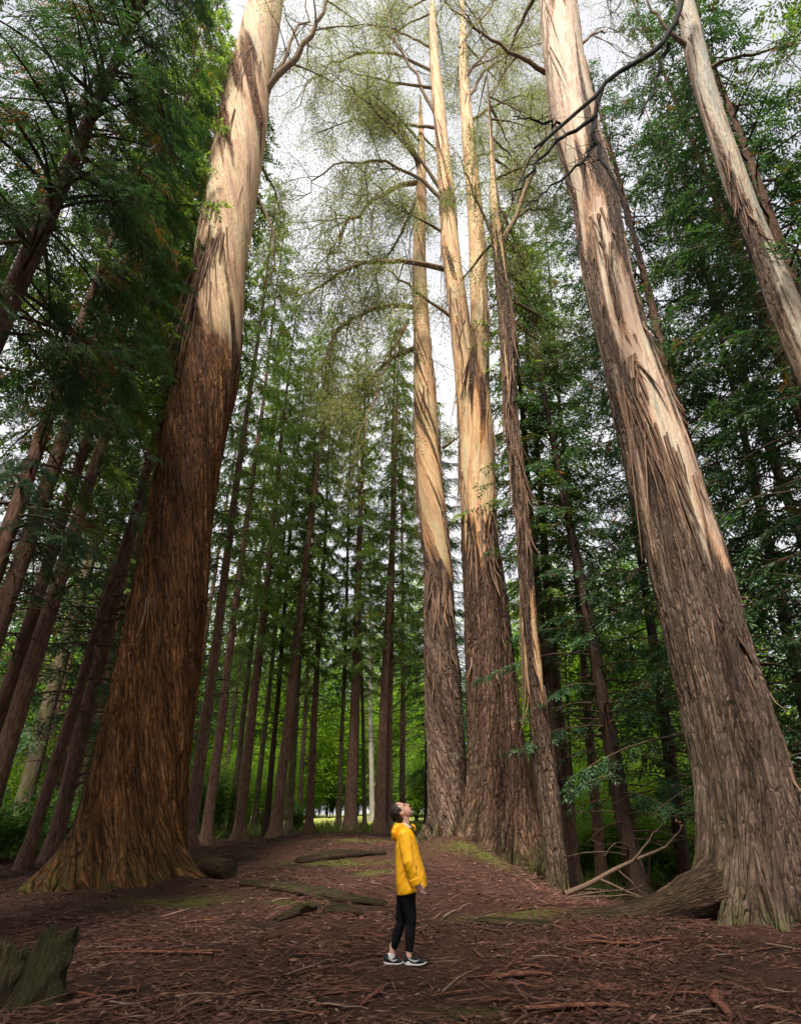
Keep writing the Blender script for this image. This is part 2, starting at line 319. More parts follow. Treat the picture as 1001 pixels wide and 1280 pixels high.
# ------------------------------------------------------------------ giant eucalyptus trunks
def interp(tab, y):
    tab = sorted(tab); a = np.array(tab, float); return np.stack([np.interp(y, a[:, 0], a[:, k]) for k in range(1, a.shape[1])], -1)
def smooth_table(v, k):
    ker = np.hanning(k * 2 + 1); ker /= ker.sum(); p = np.pad(v, (k, k), 'edge'); return np.convolve(p, ker, 'valid')
def giant_trunk(edges, Yd, nseg, nrow, seed, twist, peel_tab, py0, py1, ridge=.03, lobes=.22, lobe_h=1.3, lean=0.0, moss_h=1.2, fis=64, zbase=None, butt=()):
    """edges: (photo row, left edge px, right edge px). Returns mesh and a surface sampler"""
    py = np.linspace(py1, py0, nrow)              # from the ground upwards
    e = interp(edges, py); l = smooth_table(e[:, 0], 14); r_ = smooth_table(e[:, 1], 14)
    cx = (l + r_) / 2 + 1.3 * np.sin(py / 41 + seed) * sstep(900, 700, py); hw = (r_ - l) / 2; sl = np.gradient(cx, py); ct = 1 / np.sqrt(1 + sl ** 2)
    Yv = Yd + lean * (py1 - py) / 1000.0
    C, zc = at(cx, py, Yv); Rr = hw * ct * zc / FPX * .95
    zg = C[:, 2] - (ground_z(C[0, 0], Yd) if zbase is None else zbase)
    u = np.arange(nseg) / nseg
    U, Zg = np.meshgrid(u, zg); RR = Rr[:, None]
    ut = U + twist * Zg / 10.0
    rs = RNG.integers(1000, 9000)
    lob = (1 - np.abs(vn(U * 9, Zg * .05 + 3, seed, 9) * 2 - 1) * 1.9) * .9 + (vn(ut * 15, Zg * .2 + 9, seed + 1, 15) - .5) * .7
    fl = np.exp(-np.maximum(Zg, -.3) / lobe_h)
    gr = np.zeros_like(U); rgg = np.random.default_rng(seed + 900)
    for q in range(11):
        a0 = (q + rgg.uniform(-.3, .3)) / 11; dep = rgg.uniform(.35, 1.0); dd = (U + twist * .6 * Zg / 10 - a0 + .5) % 1 - .5
        gr -= dep * np.exp(-(dd / rgg.uniform(.008, .022)) ** 2) * np.exp(-np.maximum(Zg, 0) / (lobe_h * rgg.uniform(.8, 2.2)))
    big = (vn(ut * 6, Zg * .16, seed + 2, 6) - .5) * .10 + (vn(ut * 13, Zg * .45, seed + 3, 13) - .5) * .05
    st = vn(ut * fis, Zg * .55, seed + 4, fis); st2 = vn(ut * fis * 2, Zg * 1.4, seed + 5, fis * 2)
    rid = -np.abs(st - .5) * 2 * 1.1 + (st2 - .5) * .7 + (vn(ut * 24, Zg * .35, seed + 9, 24) - .5) * .9
    pt = interp(peel_tab, py)[:, 0][:, None]
    pn = (vn(ut * 10, Zg * .16 + 7, seed + 6, 10) - .5) * .9 + (vn(ut * 30, Zg * .30, seed + 7, 30) - .5) * .65 + (vn(ut * 4, Zg * .1, seed + 8, 4) - .5) * .5
    peel = np.clip(pt + pn * .75 * (1 - np.abs(pt * 2 - 1) ** 3 * .75), 0, 1); pk = sstep(.42, .58, peel)
    rad = RR * (1 + lob * lobes * fl + big + gr * lobes * .55) + ridge * rid * (1 - pk * .9) + .03 * (1 - pk) * (RR / 1.0).clip(.3, 1) - .012
    an = U * 2 * math.pi
    for (ad, ext, wid, hh) in butt:                 # buttress roots running out of the foot
        wob = (vn(Zg * .9 + 5, Zg * 0 + ad, seed + 11) - .5) * .16; dd = (an - R(ad) - twist * .3 * Zg + wob + math.pi) % (2 * math.pi) - math.pi
        rad = rad + ext * np.exp(-(np.abs(dd) / (wid * (1 + .25 * np.clip(Zg, 0, 3)))) ** 1.6) * np.exp(-np.maximum(Zg + .05, 0) / hh) * (1 + .25 * (vn(U * 40, Zg * 1.2, seed + 12, 40) - .5))
    X = C[:, 0:1] + rad * np.cos(an); Y = C[:, 1:2] + rad * np.sin(an); Z = np.repeat(C[:, 2:3], nseg, 1)
    bc = np.stack([np.cos(ut * 2 * math.pi) * Rr.mean() * 1.0, np.sin(ut * 2 * math.pi) * Rr.mean() * 1.0, Zg * .12], -1)
    mo = np.exp(-np.maximum(Zg, 0) / moss_h) * .9 + .25 * sstep(.2, .9, np.cos(an - math.pi)) * np.exp(-np.maximum(Zg, 0) / 9)
    i = np.arange(nrow - 1)[:, None] * nseg; j = np.arange(nseg)[None]; k = (j + 1) % nseg
    Q = np.stack([i + j, i + k, i + nseg + k, i + nseg + j], -1).reshape(-1, 4)
    base = np.array([C[0, 0], Yd, ground_z(C[0, 0], Yd)])
    V = np.stack([X, Y, Z], -1).reshape(-1, 3) - base
    me = mesh_np('trunk', V, Q, {'bark_co': bc.reshape(-1, 3), 'peel': peel.ravel(), 'moss': np.clip(mo, 0, 1).ravel(), 'cav': rid.ravel()}, True)
    def surf(p, ang):                              # point, outward, up-the-trunk direction (local to base)
        k = int(np.clip(np.searchsorted(-py, -p), 1, nrow - 2)); c = C[k] - base
        o = np.array([math.cos(ang), math.sin(ang), 0.0]); a = C[k + 1] - C[k - 1]; a = a / np.linalg.norm(a)
        j = int((ang / (2 * math.pi)) % 1 * nseg); rr = rad[k, j]
        return c + o * rr, o, a, Rr[k]
    surf.center = lambda p: C[int(np.clip(np.searchsorted(-py, -p), 0, nrow - 1))]
    return me, base, surf

# hanging bark ribbons: a handful of meshes, shared
def ribbon_mesh(seed, curl):
    rg = np.random.default_rng(seed); n = 9; t = np.linspace(0, 1, n)
    wdt = .5 * (1 - .75 * t ** 2) * (1 + .25 * rg.standard_normal(n).cumsum() * .2)
    x = .5 * np.sin(t * rg.uniform(1, 3)) * rg.uniform(-1, 1); y = curl * t ** 2 * 1.0 + .12 * np.sin(t * 7 + rg.uniform(0, 6)) * t
    tw = rg.uniform(-1.2, 1.2) * t
    V = []
    for k in range(n):
        c = np.array([x[k], y[k], -t[k]]); s = np.array([math.cos(tw[k]), math.sin(tw[k]), 0]); d = np.array([-math.sin(tw[k]), math.cos(tw[k]), 0])
        V += [c - s * wdt[k], c + d * .16 * wdt[k], c + s * wdt[k], c + d * .5 * wdt[k]]
    i = np.arange(n - 1)[:, None] * 4; j = np.arange(4)[None]; k = (j + 1) % 4
    Q = np.stack([i + j, i + k, i + 4 + k, i + 4 + j], -1).reshape(-1, 4)
    return mesh_np('bark_ribbon', V, Q, {'tint': np.full(len(V), .5)}, True)
RIB = [ribbon_mesh(s, c) for s, c in ((1, .5), (2, 1.0), (3, 1.8), (4, .2), (5, 2.6), (6, .1), (7, -.2))]
def add_ribbons(root, surf, spots, seed, mats=None):
    """spots: (photo row, photo row spread, angle centre deg (270 faces the camera), spread, count, length m, width m)"""
    rg = random.Random(seed)
    for (p, dp, a, da, cnt, ln, wd) in spots:
        for _ in range(cnt):
            pt, o, ax, _r = surf(p + rg.uniform(-dp, dp), R(a + rg.uniform(-da, da)))
            L = ln * rg.uniform(.45, 1.25); W = wd * rg.uniform(.5, 1.5)
            b = ob('bark_ribbon', rg.choice(RIB), M['strip'], root)
            z = Vector(ax * .75 + np.array([0, 0, .35])).normalized(); y = Vector(o); x = y.cross(z).normalized(); y = z.cross(x)
            mw = Matrix((x, y, z)).transposed().to_4x4() @ Matrix.Rotation(rg.gauss(0, .10), 4, 'Y') @ Matrix.Rotation(rg.gauss(0, .04), 4, 'X')
            b.matrix_local = Matrix.Translation(Vector(pt + o * .015)) @ mw @ Matrix.Diagonal((W, min(.10, W) * rg.uniform(.8, 2.2), L, 1))
            if not b.data.materials: b.data.materials.append(M['strip'])

# eucalyptus crowns: curved limbs with twigs and hanging leaves
def limb_points(P, n=14):
    P = np.asarray(P, float); d = np.r_[0, np.cumsum(np.linalg.norm(np.diff(P, axis=0), axis=1))]
    t = np.linspace(0, d[-1], n); Q = np.stack([np.interp(t, d, P[:, k]) for k in range(3)], -1)
    for _ in range(2): Q[1:-1] = (Q[:-2] + 2 * Q[1:-1] + Q[2:]) / 4
    return Q
def euc_limb(wood_acc, leaf_acc, P, r0, rg, sub=9, dens=1.0, leaf=.11, sublen=.5, droop=.55):
    Q = limb_points(P); n = len(Q); Lt = np.linalg.norm(np.diff(Q, axis=0), axis=1).sum()
    Q[1:] += rg.normal(0, .012 * Lt, (n - 1, 3)) * np.linspace(.2, 1, n - 1)[:, None]
    wood_acc.tube(Q, np.linspace(r0, r0 * .16, n), 6)
    for k in range(sub):
        t = rg.uniform(.25, 1.0); i = min(int(t * (n - 1)), n - 2); p = Q[i] + (Q[i + 1] - Q[i]) * rg.random()
        d = nrm(Q[i + 1] - Q[i]); side = nrm(rg.normal(0, 1, 3)); d2 = nrm(d * .65 + side * .95 + np.array([0, 0, .12]))
        sl = Lt * sublen * rg.uniform(.35, 1.0) * (1.1 - .5 * t); m_ = 7; tt = np.linspace(0, 1, m_)[:, None]
        S = p + d2 * sl * tt + np.array([0, 0, -1]) * droop * sl * tt ** 2 + rg.normal(0, .03 * sl, (m_, 3)) * tt
        wood_acc.tube(S, np.linspace(r0 * .28 * (1.1 - t * .5), .008, m_), 4)
        nt_ = int(7 * dens + 1)
        for q in range(nt_):
            ts = rg.uniform(.2, 1.0); i2 = min(int(ts * (m_ - 1)), m_ - 2); pp = S[i2] + (S[i2 + 1] - S[i2]) * rg.random()
            d3 = nrm(nrm(S[i2 + 1] - S[i2]) * .6 + rg.normal(0, .6, 3) + np.array([0, 0, -.25])); tl = rg.uniform(.5, 1.4)
            tk = np.linspace(0, 1, 4)[:, None]; Tw = pp + d3 * tl * tk + np.array([0, 0, -.35 * tl]) * tk ** 2
            wood_acc.tube(Tw, np.array([.012, .01, .008, .004]), 3)
            nl = int(46 * dens); tl2 = rg.uniform(.15, 1.05, nl)[:, None]
            LP = pp + d3 * tl * tl2 + np.array([0, 0, -.35 * tl]) * tl2 ** 2 + rg.normal(0, .32, (nl, 3))
            D = nrm(rg.normal(0, .6, (nl, 3)) + np.array([0, 0, -.75])); Sd = nrm(np.cross(D, rg.normal(0, 1, (nl, 3))))
            leaf_acc.kites(LP, D, Sd, leaf * rg.uniform(.7, 1.5, nl), leaf * .32, np.clip(rg.normal(.5, .25) + rg.normal(0, .15, nl), 0, 1))

def px_limb(pts, Y0, dY):
    """limb through photo pixels, running from depth Y0 to Y0+dY"""
    n = len(pts); return [at(p[0], p[1], Y0 + dY * k / (n - 1))[0] for k, p in enumerate(pts)]
def grow_crown(root, base, limbs, rg, leaf_mat='euc', auto=(), dens=1.0, leaf=.11, sub=9, wood_mat='eutwig'):
    leaves = Acc()
    for L in limbs:
        wa = Acc(); pts = np.asarray(L['p']) - base
        euc_limb(wa, leaves, pts, L['r'], rg, L.get('sub', sub), L.get('dens', dens), leaf, L.get('sl', .5))
        ob('limb', wa.mesh('limb', True), M[L.get('mat', wood_mat)], root)
    for (c, o, ln, r) in auto:
        wa = Acc(); c = np.asarray(c) - base; o = np.asarray(o, float)
        t = np.linspace(0, 1, 6)[:, None]; P = c + o * ln * t + np.array([0, 0, 1.]) * (.34 * ln * t - .42 * ln * t ** 2)
        euc_limb(wa, leaves, P, r, rg, int(sub * .8), dens * .62, leaf)
        ob('limb', wa.mesh('limb', True), M[wood_mat], root)
    ob('crown', leaves.mesh('crown'), M[leaf_mat], root)['kind'] = 'stuff'
def auto_limbs(surf, rows, n, rg, ln, r=.10, azs=None, up=0):
    out_ = []
    for k in range(n):
        p = rows[0] + (rows[1] - rows[0]) * (k + rg.random()) / n; c = surf.center(p)
        a = (k * 2.4 + rg.uniform(-.4, .4)) if azs is None else R(rg.uniform(*azs[k % len(azs)]))
        out_.append((c, (math.cos(a), math.sin(a), up), ln * rg.uniform(.65, 1.25), r * rg.uniform(.7, 1.2)))
    return out_

# --- left giant
E1 = [(-130, 338, 376), (0, 310, 354), (84, 289, 344), (169, 269, 333), (253, 253, 319), (337, 240, 310), (417, 227, 304), (492, 213, 295), (567, 198, 282),
      (642, 187, 270), (700, 172, 263), (791, 154, 256), (881, 136, 247), (972, 112, 240), (1040, 94, 238), (1085, 84, 238), (1108, 80, 240), (1140, 78, 240)]
P1 = [(-200, .78), (60, .76), (95, .5), (125, .56), (200, .64), (300, .70), (340, .56), (400, .44), (460, .24), (520, .10), (570, 0), (1200, 0)]
me, b1, s1 = giant_trunk(E1, 15.6, 340, 660, 21, .32, P1, -130, 1140, .085, .30, 1.7, moss_h=.6, butt=[(190, .7, .20, .5), (222, .75, .15, .6), (250, .55, .13, .65), (283, .7, .14, .55), (318, .8, .16, .7), (345, 1.2, .16, .42), (40, .8, .2, .6), (95, .7, .2, .6), (140, .8, .2, .6)])
t1 = empty('giant_eucalyptus', b1, 'huge leaning eucalyptus at left with red-brown fibrous base and cream peeling top', 'tree')
ob('trunk', me, M['g1'], t1)
add_ribbons(t1, s1, [(345, 14, 215, 25, 26, 5.5, .085), (350, 14, 248, 20, 18, 5.0, .07), (330, 20, 275, 22, 12, 2.6, .08), (365, 20, 268, 14, 6, 3.0, .05), (100, 12, 260, 60, 26, 3.4, .06), (170, 40, 200, 25, 16, 3.2, .06),
                     (240, 50, 335, 25, 8, 2.0, .06), (760, 4, 262, 3, 2, 1.4, .07), (640, 3, 255, 4, 1, .5, .06), (180, 40, 250, 20, 5, 2.0, .07), (290, 15, 255, 30, 7, 1.8, .08), (420, 30, 225, 25, 8, 2.0, .06)], 5)
rg = np.random.default_rng(31)
lim1 = [dict(p=px_limb([(320, 125), (345, 98), (370, 70), (395, 40), (410, 0), (420, -40)], 15.6, -1.5), r=.22, sub=10),
        dict(p=px_limb([(322, 130), (345, 98), (362, 55), (380, 20), (390, -20)], 15.6, 1.5), r=.14, sub=8),
        dict(p=px_limb([(255, 205), (240, 190), (220, 170)], 15.4, -.8), r=.16, sub=0),
        dict(p=px_limb([(262, 140), (245, 150), (222, 162)], 15.6, .3), r=.15, sub=0),
        dict(p=px_limb([(318, 240), (335, 270), (345, 310), (340, 370)], 15.8, 1.0), r=.09, sub=7, dens=.7),
        dict(p=px_limb([(325, 205), (345, 240), (352, 280)], 15.8, 2.0), r=.07, sub=6, dens=.7),
        dict(p=px_limb([(300, -30), (270, -20), (240, 10), (215, 60)], 15.6, 1.0), r=.15, sub=10)]
grow_crown(t1, b1, lim1, rg, auto=auto_limbs(s1, (-60, -125), 7, rg, 6.0, .16), dens=.9, leaf=.11)

# --- centre left (twisted) tree
E2 = [(120, 524, 526), (160, 521, 529), (236, 519, 533), (330, 516, 534), (422, 515, 537), (480, 515, 543), (555, 518, 551), (637, 523, 559), (735, 528, 566), (836, 529, 576), (904, 531, 580), (972, 533, 585), (1030, 530, 589), (1060, 524, 590), (1090, 524, 590)]
P2 = [(0, .75), (400, .72), (500, .62), (600, .66), (700, .38), (735, .15), (770, .05), (1200, 0)]
me, b2, s2 = giant_trunk(E2, 24.2, 190, 460, 41, .75, P2, 120, 1090, .055, .28, .9, moss_h=.35, butt=[(195, .7, .2, .5), (235, .5, .16, .6), (268, .45, .14, .6), (300, .4, .16, .5), (60, .5, .25, .5), (130, .5, .25, .5)])
t2 = empty('giant_eucalyptus', b2, 'twisted pale eucalyptus just right of the person, left trunk of the central pair', 'tree')
ob('trunk', me, M['g2'], t2)
add_ribbons(t2, s2, [(350, 60, 190, 25, 12, 4.0, .08), (470, 50, 350, 25, 10, 3.0, .08), (560, 60, 190, 20, 22, 4.5, .08), (735, 22, 265, 55, 30, 1.8, .10), (650, 60, 330, 30, 8, 2.0, .08), (800, 60, 270, 60, 14, 1.0, .08), (430, 80, 270, 60, 10, 2.0, .07)], 6)
rg = np.random.default_rng(32)
Ld = 24.2
lim2 = [dict(p=px_limb([(523, 228), (500, 230), (470, 245), (430, 285), (408, 335)], Ld, -3), r=.20, sub=23),
        dict(p=px_limb([(515, 384), (480, 380), (445, 392), (412, 426), (401, 477)], Ld, -2.5), r=.17, sub=22),
        dict(p=px_limb([(516, 436), (500, 442), (479, 456), (454, 485), (425, 522)], Ld, -2), r=.16, sub=19),
        dict(p=px_limb([(510, 400), (495, 430), (475, 480), (455, 535)], Ld, -3.5), r=.13, sub=19),
        dict(p=px_limb([(520, 250), (498, 300), (470, 340), (452, 380)], Ld, 3), r=.14, sub=20),
        dict(p=px_limb([(525, 215), (510, 170), (480, 130), (440, 120)], Ld, -2), r=.15, sub=21),
        dict(p=px_limb([(553, 560), (565, 552), (575, 545)], Ld, -.3), r=.10, sub=1)]
grow_crown(t2, b2, lim2, rg, auto=auto_limbs(s2, (235, 160), 5, rg, 6.5, .13, azs=[(30, 150), (150, 230)]), dens=.95, leaf=.15, sub=22)

# --- centre right (orange streak) tree, forks high up
E3 = [(425, 578, 604), (450, 573, 610), (480, 570, 612), (590, 572, 619), (670, 576, 625), (735, 578, 633), (836, 580, 643), (904, 582, 652), (972, 582, 663), (1030, 578, 672), (1065, 575, 680), (1110, 573, 684)]
P3 = [(300, .8), (440, .75), (475, .5), (530, .72), (600, .85), (640, .78), (680, .35), (720, .12), (760, .02), (1200, 0)]
me, b3, s3 = giant_trunk(E3, 23.4, 230, 400, 51, -.12, P3, 425, 1110, .08, .30, 1.3, moss_h=.4, butt=[(205, .6, .18, .6), (238, .7, .14, .8), (265, .4, .12, .9), (290, .6, .14, .6), (325, .6, .16, .7), (355, .6, .2, .5), (60, .5, .25, .5), (130, .5, .25, .5)])
t3 = empty('giant_eucalyptus', b3, 'thick central eucalyptus forking high up, with a bright orange streak above dark base', 'tree')
ob('trunk', me, M['g3'], t3)
E3L = [(570, 576, 600), (-40, 540, 544), (30, 537, 546), (84, 536, 550), (160, 541, 558), (253, 549, 572), (330, 552, 577), (405, 560, 588), (470, 569, 596)]
E3R = [(570, 588, 610), (-40, 572, 576), (30, 573, 581), (84, 573, 585), (160, 577, 594), (236, 580, 600), (330, 586, 608), (405, 589, 613), (480, 590, 612)]
me, bL, sL = giant_trunk(E3L, 23.3, 100, 260, 55, .2, [(0, .8), (240, .8), (258, .35), (275, .72), (420, .62)], -40, 565, .02, 0, 1, zbase=0)
o = ob('stem', me, M['g3'], t3); o.location = Vector(bL - b3)
me, bR, sR = giant_trunk(E3R, 23.6, 100, 260, 58, -.2, [(0, .8), (420, .8)], -40, 565, .02, 0, 1, zbase=0)
o = ob('stem', me, M['g3'], t3); o.location = Vector(bR - b3)
add_ribbons(t3, s3, [(430, 30, 262, 20, 26, 4.5, .09), (470, 40, 200, 25, 14, 3.5, .09), (560, 40, 335, 25, 12, 2.5, .09), (660, 25, 290, 25, 10, 1.6, .08), (600, 50, 195, 20, 14, 2.8, .08), (780, 80, 270, 60, 18, 1.0, .09), (690, 20, 262, 45, 22, 1.8, .1)], 7)
def moved(sf, d): return lambda p, a: (lambda r: (r[0] + d, r[1], r[2], r[3]))(sf(p, a))
add_ribbons(t3, moved(sL, bL - b3), [(258, 8, 270, 80, 18, 2.2, .09), (330, 60, 195, 30, 18, 3.2, .08), (160, 80, 270, 90, 12, 2.0, .06), (400, 30, 280, 60, 14, 2.5, .08), (90, 50, 200, 60, 8, 2.5, .06)], 17)
add_ribbons(t3, moved(sR, bR - b3), [(300, 60, 340, 30, 12, 2.4, .08), (180, 80, 270, 90, 14, 2.0, .06), (400, 30, 330, 40, 14, 2.5, .08), (90, 50, 340, 60, 8, 2.5, .06)], 18)
rg = np.random.default_rng(33); Ld = 23.4
lim3 = [dict(p=px_limb([(566, 338), (520, 330), (479, 323), (430, 338), (370, 375)], Ld, -3), r=.20, sub=25),
        dict(p=px_limb([(572, 402), (520, 365), (485, 338), (455, 315)], Ld, -2.5), r=.12, sub=10),
        dict(p=px_limb([(563, 294), (525, 275), (490, 255), (470, 240)], Ld, -2), r=.12, sub=19),
        dict(p=px_limb([(553, 240), (520, 190), (495, 160), (465, 120), (455, 100)], Ld, -2), r=.15, sub=22),
        dict(p=px_limb([(543, 140), (520, 100), (500, 60), (480, 10), (470, -30)], Ld, -1), r=.14, sub=21),
        dict(p=px_limb([(580, 130), (605, 90), (640, 60), (690, 45)], Ld, 2), r=.13, sub=20),
        dict(p=px_limb([(590, 150), (620, 130), (650, 118), (680, 125)], Ld, -1), r=.15, sub=20),
        dict(p=px_limb([(545, 160), (500, 155), (440, 150), (395, 165)], Ld, 2), r=.15, sub=23),
        dict(p=px_limb([(541, 110), (500, 105), (450, 95), (400, 80)], Ld, -1.5), r=.14, sub=23),
        dict(p=px_limb([(540, 60), (500, 40), (460, 30), (420, 35)], Ld, 1), r=.12, sub=21),
        dict(p=px_limb([(575, 60), (600, 20), (630, -10), (660, -40)], Ld, 0), r=.12, sub=19),
        dict(p=px_limb([(585, 200), (610, 190), (640, 200), (668, 235)], Ld, 1.5), r=.12, sub=18),
        dict(p=px_limb([(580, 100), (610, 60), (640, 40), (675, 10)], Ld, -1), r=.12, sub=20),
        dict(p=px_limb([(543, 90), (505, 70), (455, 60), (395, 95), (365, 140)], Ld, 0), r=.15, sub=26),
        dict(p=px_limb([(553, 250), (515, 215), (470, 195), (415, 205), (375, 250)], Ld, -1), r=.15, sub=26)]
grow_crown(t3, b3, lim3, rg, auto=auto_limbs(sL, (40, -30), 5, rg, 6.5, .10, azs=[(20, 120), (130, 200)]) + auto_limbs(sR, (100, -30), 6, rg, 6.0, .10, azs=[(-25, 60), (60, 150)]), dens=.95, leaf=.15, sub=22)

# --- slender shaggy tree
E4 = [(60, 605, 606), (150, 609, 613), (220, 612, 621), (295, 614, 631), (420, 622, 642), (530, 631, 649), (637, 641, 660), (735, 648, 669), (860, 657, 680), (904, 663, 688), (972, 667, 697), (1040, 674, 704), (1085, 680, 709), (1125, 682, 713)]
P4 = [(0, .5), (280, .45), (340, .25), (700, .15), (760, .55), (830, .6), (880, .15), (960, .1), (1200, 0)]
me, b4, s4 = giant_trunk(E4, 20.0, 110, 420, 61, .1, P4, 60, 1125, .05, .2, .5, moss_h=.9, fis=30)
t4 = empty('giant_eucalyptus', b4, 'slender shaggy-barked eucalyptus immediately right of the thick central trunk', 'tree')
ob('trunk', me, M['g2'], t4)
add_ribbons(t4, s4, [(470, 120, 270, 90, 60, 2.2, .07), (760, 60, 195, 20, 9, 2.6, .06), (600, 80, 270, 90, 30, 1.4, .07), (850, 60, 270, 80, 10, .8, .07)], 8)
rg = np.random.default_rng(34); Ld = 20.0
lim4 = [dict(p=px_limb([(628, 300), (645, 270), (662, 230), (680, 180), (692, 130)], Ld, -1), r=.16, sub=20),
        dict(p=px_limb([(622, 310), (605, 270), (590, 235), (570, 190)], Ld, -1.5), r=.11, sub=11),
        dict(p=px_limb([(640, 375), (665, 390), (700, 410), (740, 430)], Ld, 1.5), r=.10, sub=11),
        dict(p=px_limb([(640, 400), (670, 425), (710, 450)], Ld, 2.5), r=.10, sub=9),
        dict(p=px_limb([(640, 275), (660, 262), (690, 262), (715, 275)], Ld, 1.5), r=.10, sub=11)]
grow_crown(t4, b4, lim4, rg, auto=auto_limbs(s4, (330, 80), 12, rg, 5.0, .09, azs=[(-30, 60), (40, 140)]), dens=.95, leaf=.14, sub=18)

# --- right giant
E5 = [(-140, 655, 690), (0, 672, 719), (84, 680, 733), (169, 692, 752), (253, 713, 772), (337, 727, 788), (422, 745, 809), (506, 760, 838), (571, 779, 865), (670, 804, 897),
      (700, 809, 906), (791, 829, 931), (881, 851, 961), (972, 867, 990), (1063, 876, 1010), (1110, 877, 1022), (1150, 880, 1034), (1190, 882, 1040)]
P5 = [(-200, .8), (200, .76), (260, .62), (330, .56), (420, .54), (520, .49), (600, .40), (680, .28), (760, .12), (850, .03), (1200, 0)]
me, b5, s5 = giant_trunk(E5, 11.0, 320, 620, 71, -.04, P5, -140, 1190, .06, .26, .9, moss_h=.18, butt=[(182, .9, .26, .42), (214, .35, .16, .7), (246, .45, .14, .5), (275, .35, .12, .6), (302, .5, .15, .5), (335, .4, .2, .6), (60, .5, .25, .5), (120, .5, .25, .5)])
t5 = empty('giant_eucalyptus', b5, 'giant grey-pink eucalyptus at right with a long root snaking left', 'tree')
ob('trunk', me, M['g5'], t5)
add_ribbons(t5, s5, [(500, 25, 222, 20, 20, 3.6, .045), (480, 15, 250, 12, 6, 1.2, .08), (330, 60, 225, 30, 16, 1.4, .05), (300, 30, 255, 12, 7, .9, .08), (420, 40, 320, 25, 8, .8, .05), (160, 40, 335, 18, 8, 1.0, .06),
                     (40, 40, 200, 14, 16, 4.5, .05), (570, 25, 235, 22, 16, 3.2, .045), (590, 30, 275, 30, 16, 1.6, .05), (420, 120, 290, 45, 18, 1.0, .05), (600, 40, 320, 30, 6, .5, .04), (850, 120, 270, 60, 12, .5, .05), (240, 20, 335, 15, 8, .8, .06)], 9)
def lump_tube(P, r, seg, seed, amp, n=40):
    A = Acc(); Q = limb_points(P, n); d = np.linspace(0, 1, len(P)); rr = np.interp(np.linspace(0, 1, n), d, r)
    A.seg = seg; A.tube(Q, rr, seg); V = A.V[0].reshape(n, seg, 3); c = V.mean(1, keepdims=True); k = np.arange(n)[:, None]; s = np.arange(seg)[None]
    kl = np.r_[0, np.cumsum(np.linalg.norm(np.diff(Q, axis=0), axis=1))][:, None]
    f = 1 + amp * ((vn(s * 8 / seg, kl * 1.3 + 0 * s, seed, 8) - .5) * 1.6 + (vn(s * 16 / seg, kl * 3 + 0 * s, seed + 1, 16) - .5))
    A.V[0] = (c + (V - c) * f[..., None]).reshape(-1, 3); an = np.arange(seg) * 2 * math.pi / seg; ln = np.r_[0, np.cumsum(np.linalg.norm(np.diff(Q, axis=0), axis=1))]
    A.bc = np.stack([np.broadcast_to(np.cos(an) * .6, (n, seg)), np.broadcast_to(np.sin(an) * .6, (n, seg)), np.repeat(ln[:, None], seg, 1) * .25], -1).reshape(-1, 3); return A
def tree_root(root, base, pts, radii, seed, mat, moss=.35):
    """a surface root: (photo column, depth, height of its axis above the ground)"""
    P = []
    for px, yy, h in pts:
        x = at(px, 1130, yy)[0][0]; P.append(np.array([x, yy, ground_z(x, yy) + h]) - base)
    A = lump_tube(P, radii, 30, seed, .28, 60); ob('root', A.bark_mesh('root', moss), M[mat], root)
tree_root(t5, b5, [(930, 10.75, .55), (895, 10.65, .34), (862, 10.58, .20), (832, 10.55, .06), (800, 10.6, 0), (750, 10.7, -.04), (698, 10.9, -.10)], [.33, .34, .29, .22, .18, .145, .08], 77, 'g3', .35)
rg = np.random.default_rng(35)
lim5 = [dict(p=px_limb([(684, 92), (660, 78), (620, 55), (580, 25), (550, -5)], 11.0, -1.0), r=.10, sub=10, sl=.35, dens=.7),
        dict(p=px_limb([(690, 165), (660, 200), (640, 250), (625, 290), (610, 330)], 11.0, 2.5), r=.05, sub=6, dens=.7),
        dict(p=px_limb([(720, 60), (745, 40), (780, 35)], 11.0, 1), r=.07, sub=5, dens=.7)]
grow_crown(t5, b5, lim5, rg, auto=auto_limbs(s5, (-20, -135), 6, rg, 4.5, .12), dens=1.0, leaf=.085)

# --- silver eucalyptus, upper right
E6 = [(-90, 815, 838), (0, 846, 869), (63, 854, 881), (127, 870, 898), (211, 898, 931), (295, 929, 961), (380, 958, 998), (422, 975, 1016), (520, 1018, 1066), (700, 1095, 1150), (900, 1200, 1265), (1060, 1300, 1375), (1150, 1360, 1440), (1230, 1420, 1505)]
P6 = [(-200, .8), (150, .7), (230, .55), (300, .5), (420, .75), (600, .6), (900, .3), (1200, .1)]
me, b6, s6 = giant_trunk(E6, 9.2, 120, 520, 81, .05, P6, -90, 1230, .02, .15, .6)
t6 = empty('giant_eucalyptus', b6, 'slanting silver-grey eucalyptus trunk crossing the upper right corner', 'tree')
ob('trunk', me, M['g6'], t6)
add_ribbons(t6, s6, [(60, 40, 200, 40, 10, 1.2, .05), (240, 40, 220, 30, 14, .9, .05), (300, 30, 250, 30, 10, .6, .06), (350, 60, 340, 25, 8, 1.2, .04)], 10)
rg = np.random.default_rng(36)
Bd = 8.2
dead = [([(860, -25), (845, 20), (835, 55), (795, 75), (750, 110), (718, 145), (690, 160), (668, 185)], .085),
        ([(752, 112), (743, 150), (742, 180), (765, 225), (790, 290), (802, 330)], .05),
        ([(745, 145), (715, 165), (690, 180), (660, 215), (640, 250)], .045),
        ([(744, 178), (715, 215), (680, 240), (655, 260)], .035), ([(742, 165), (735, 190), (730, 212)], .03),
        ([(835, 55), (822, 85), (815, 115), (797, 150)], .05), ([(700, 155), (672, 152), (640, 145)], .032)]
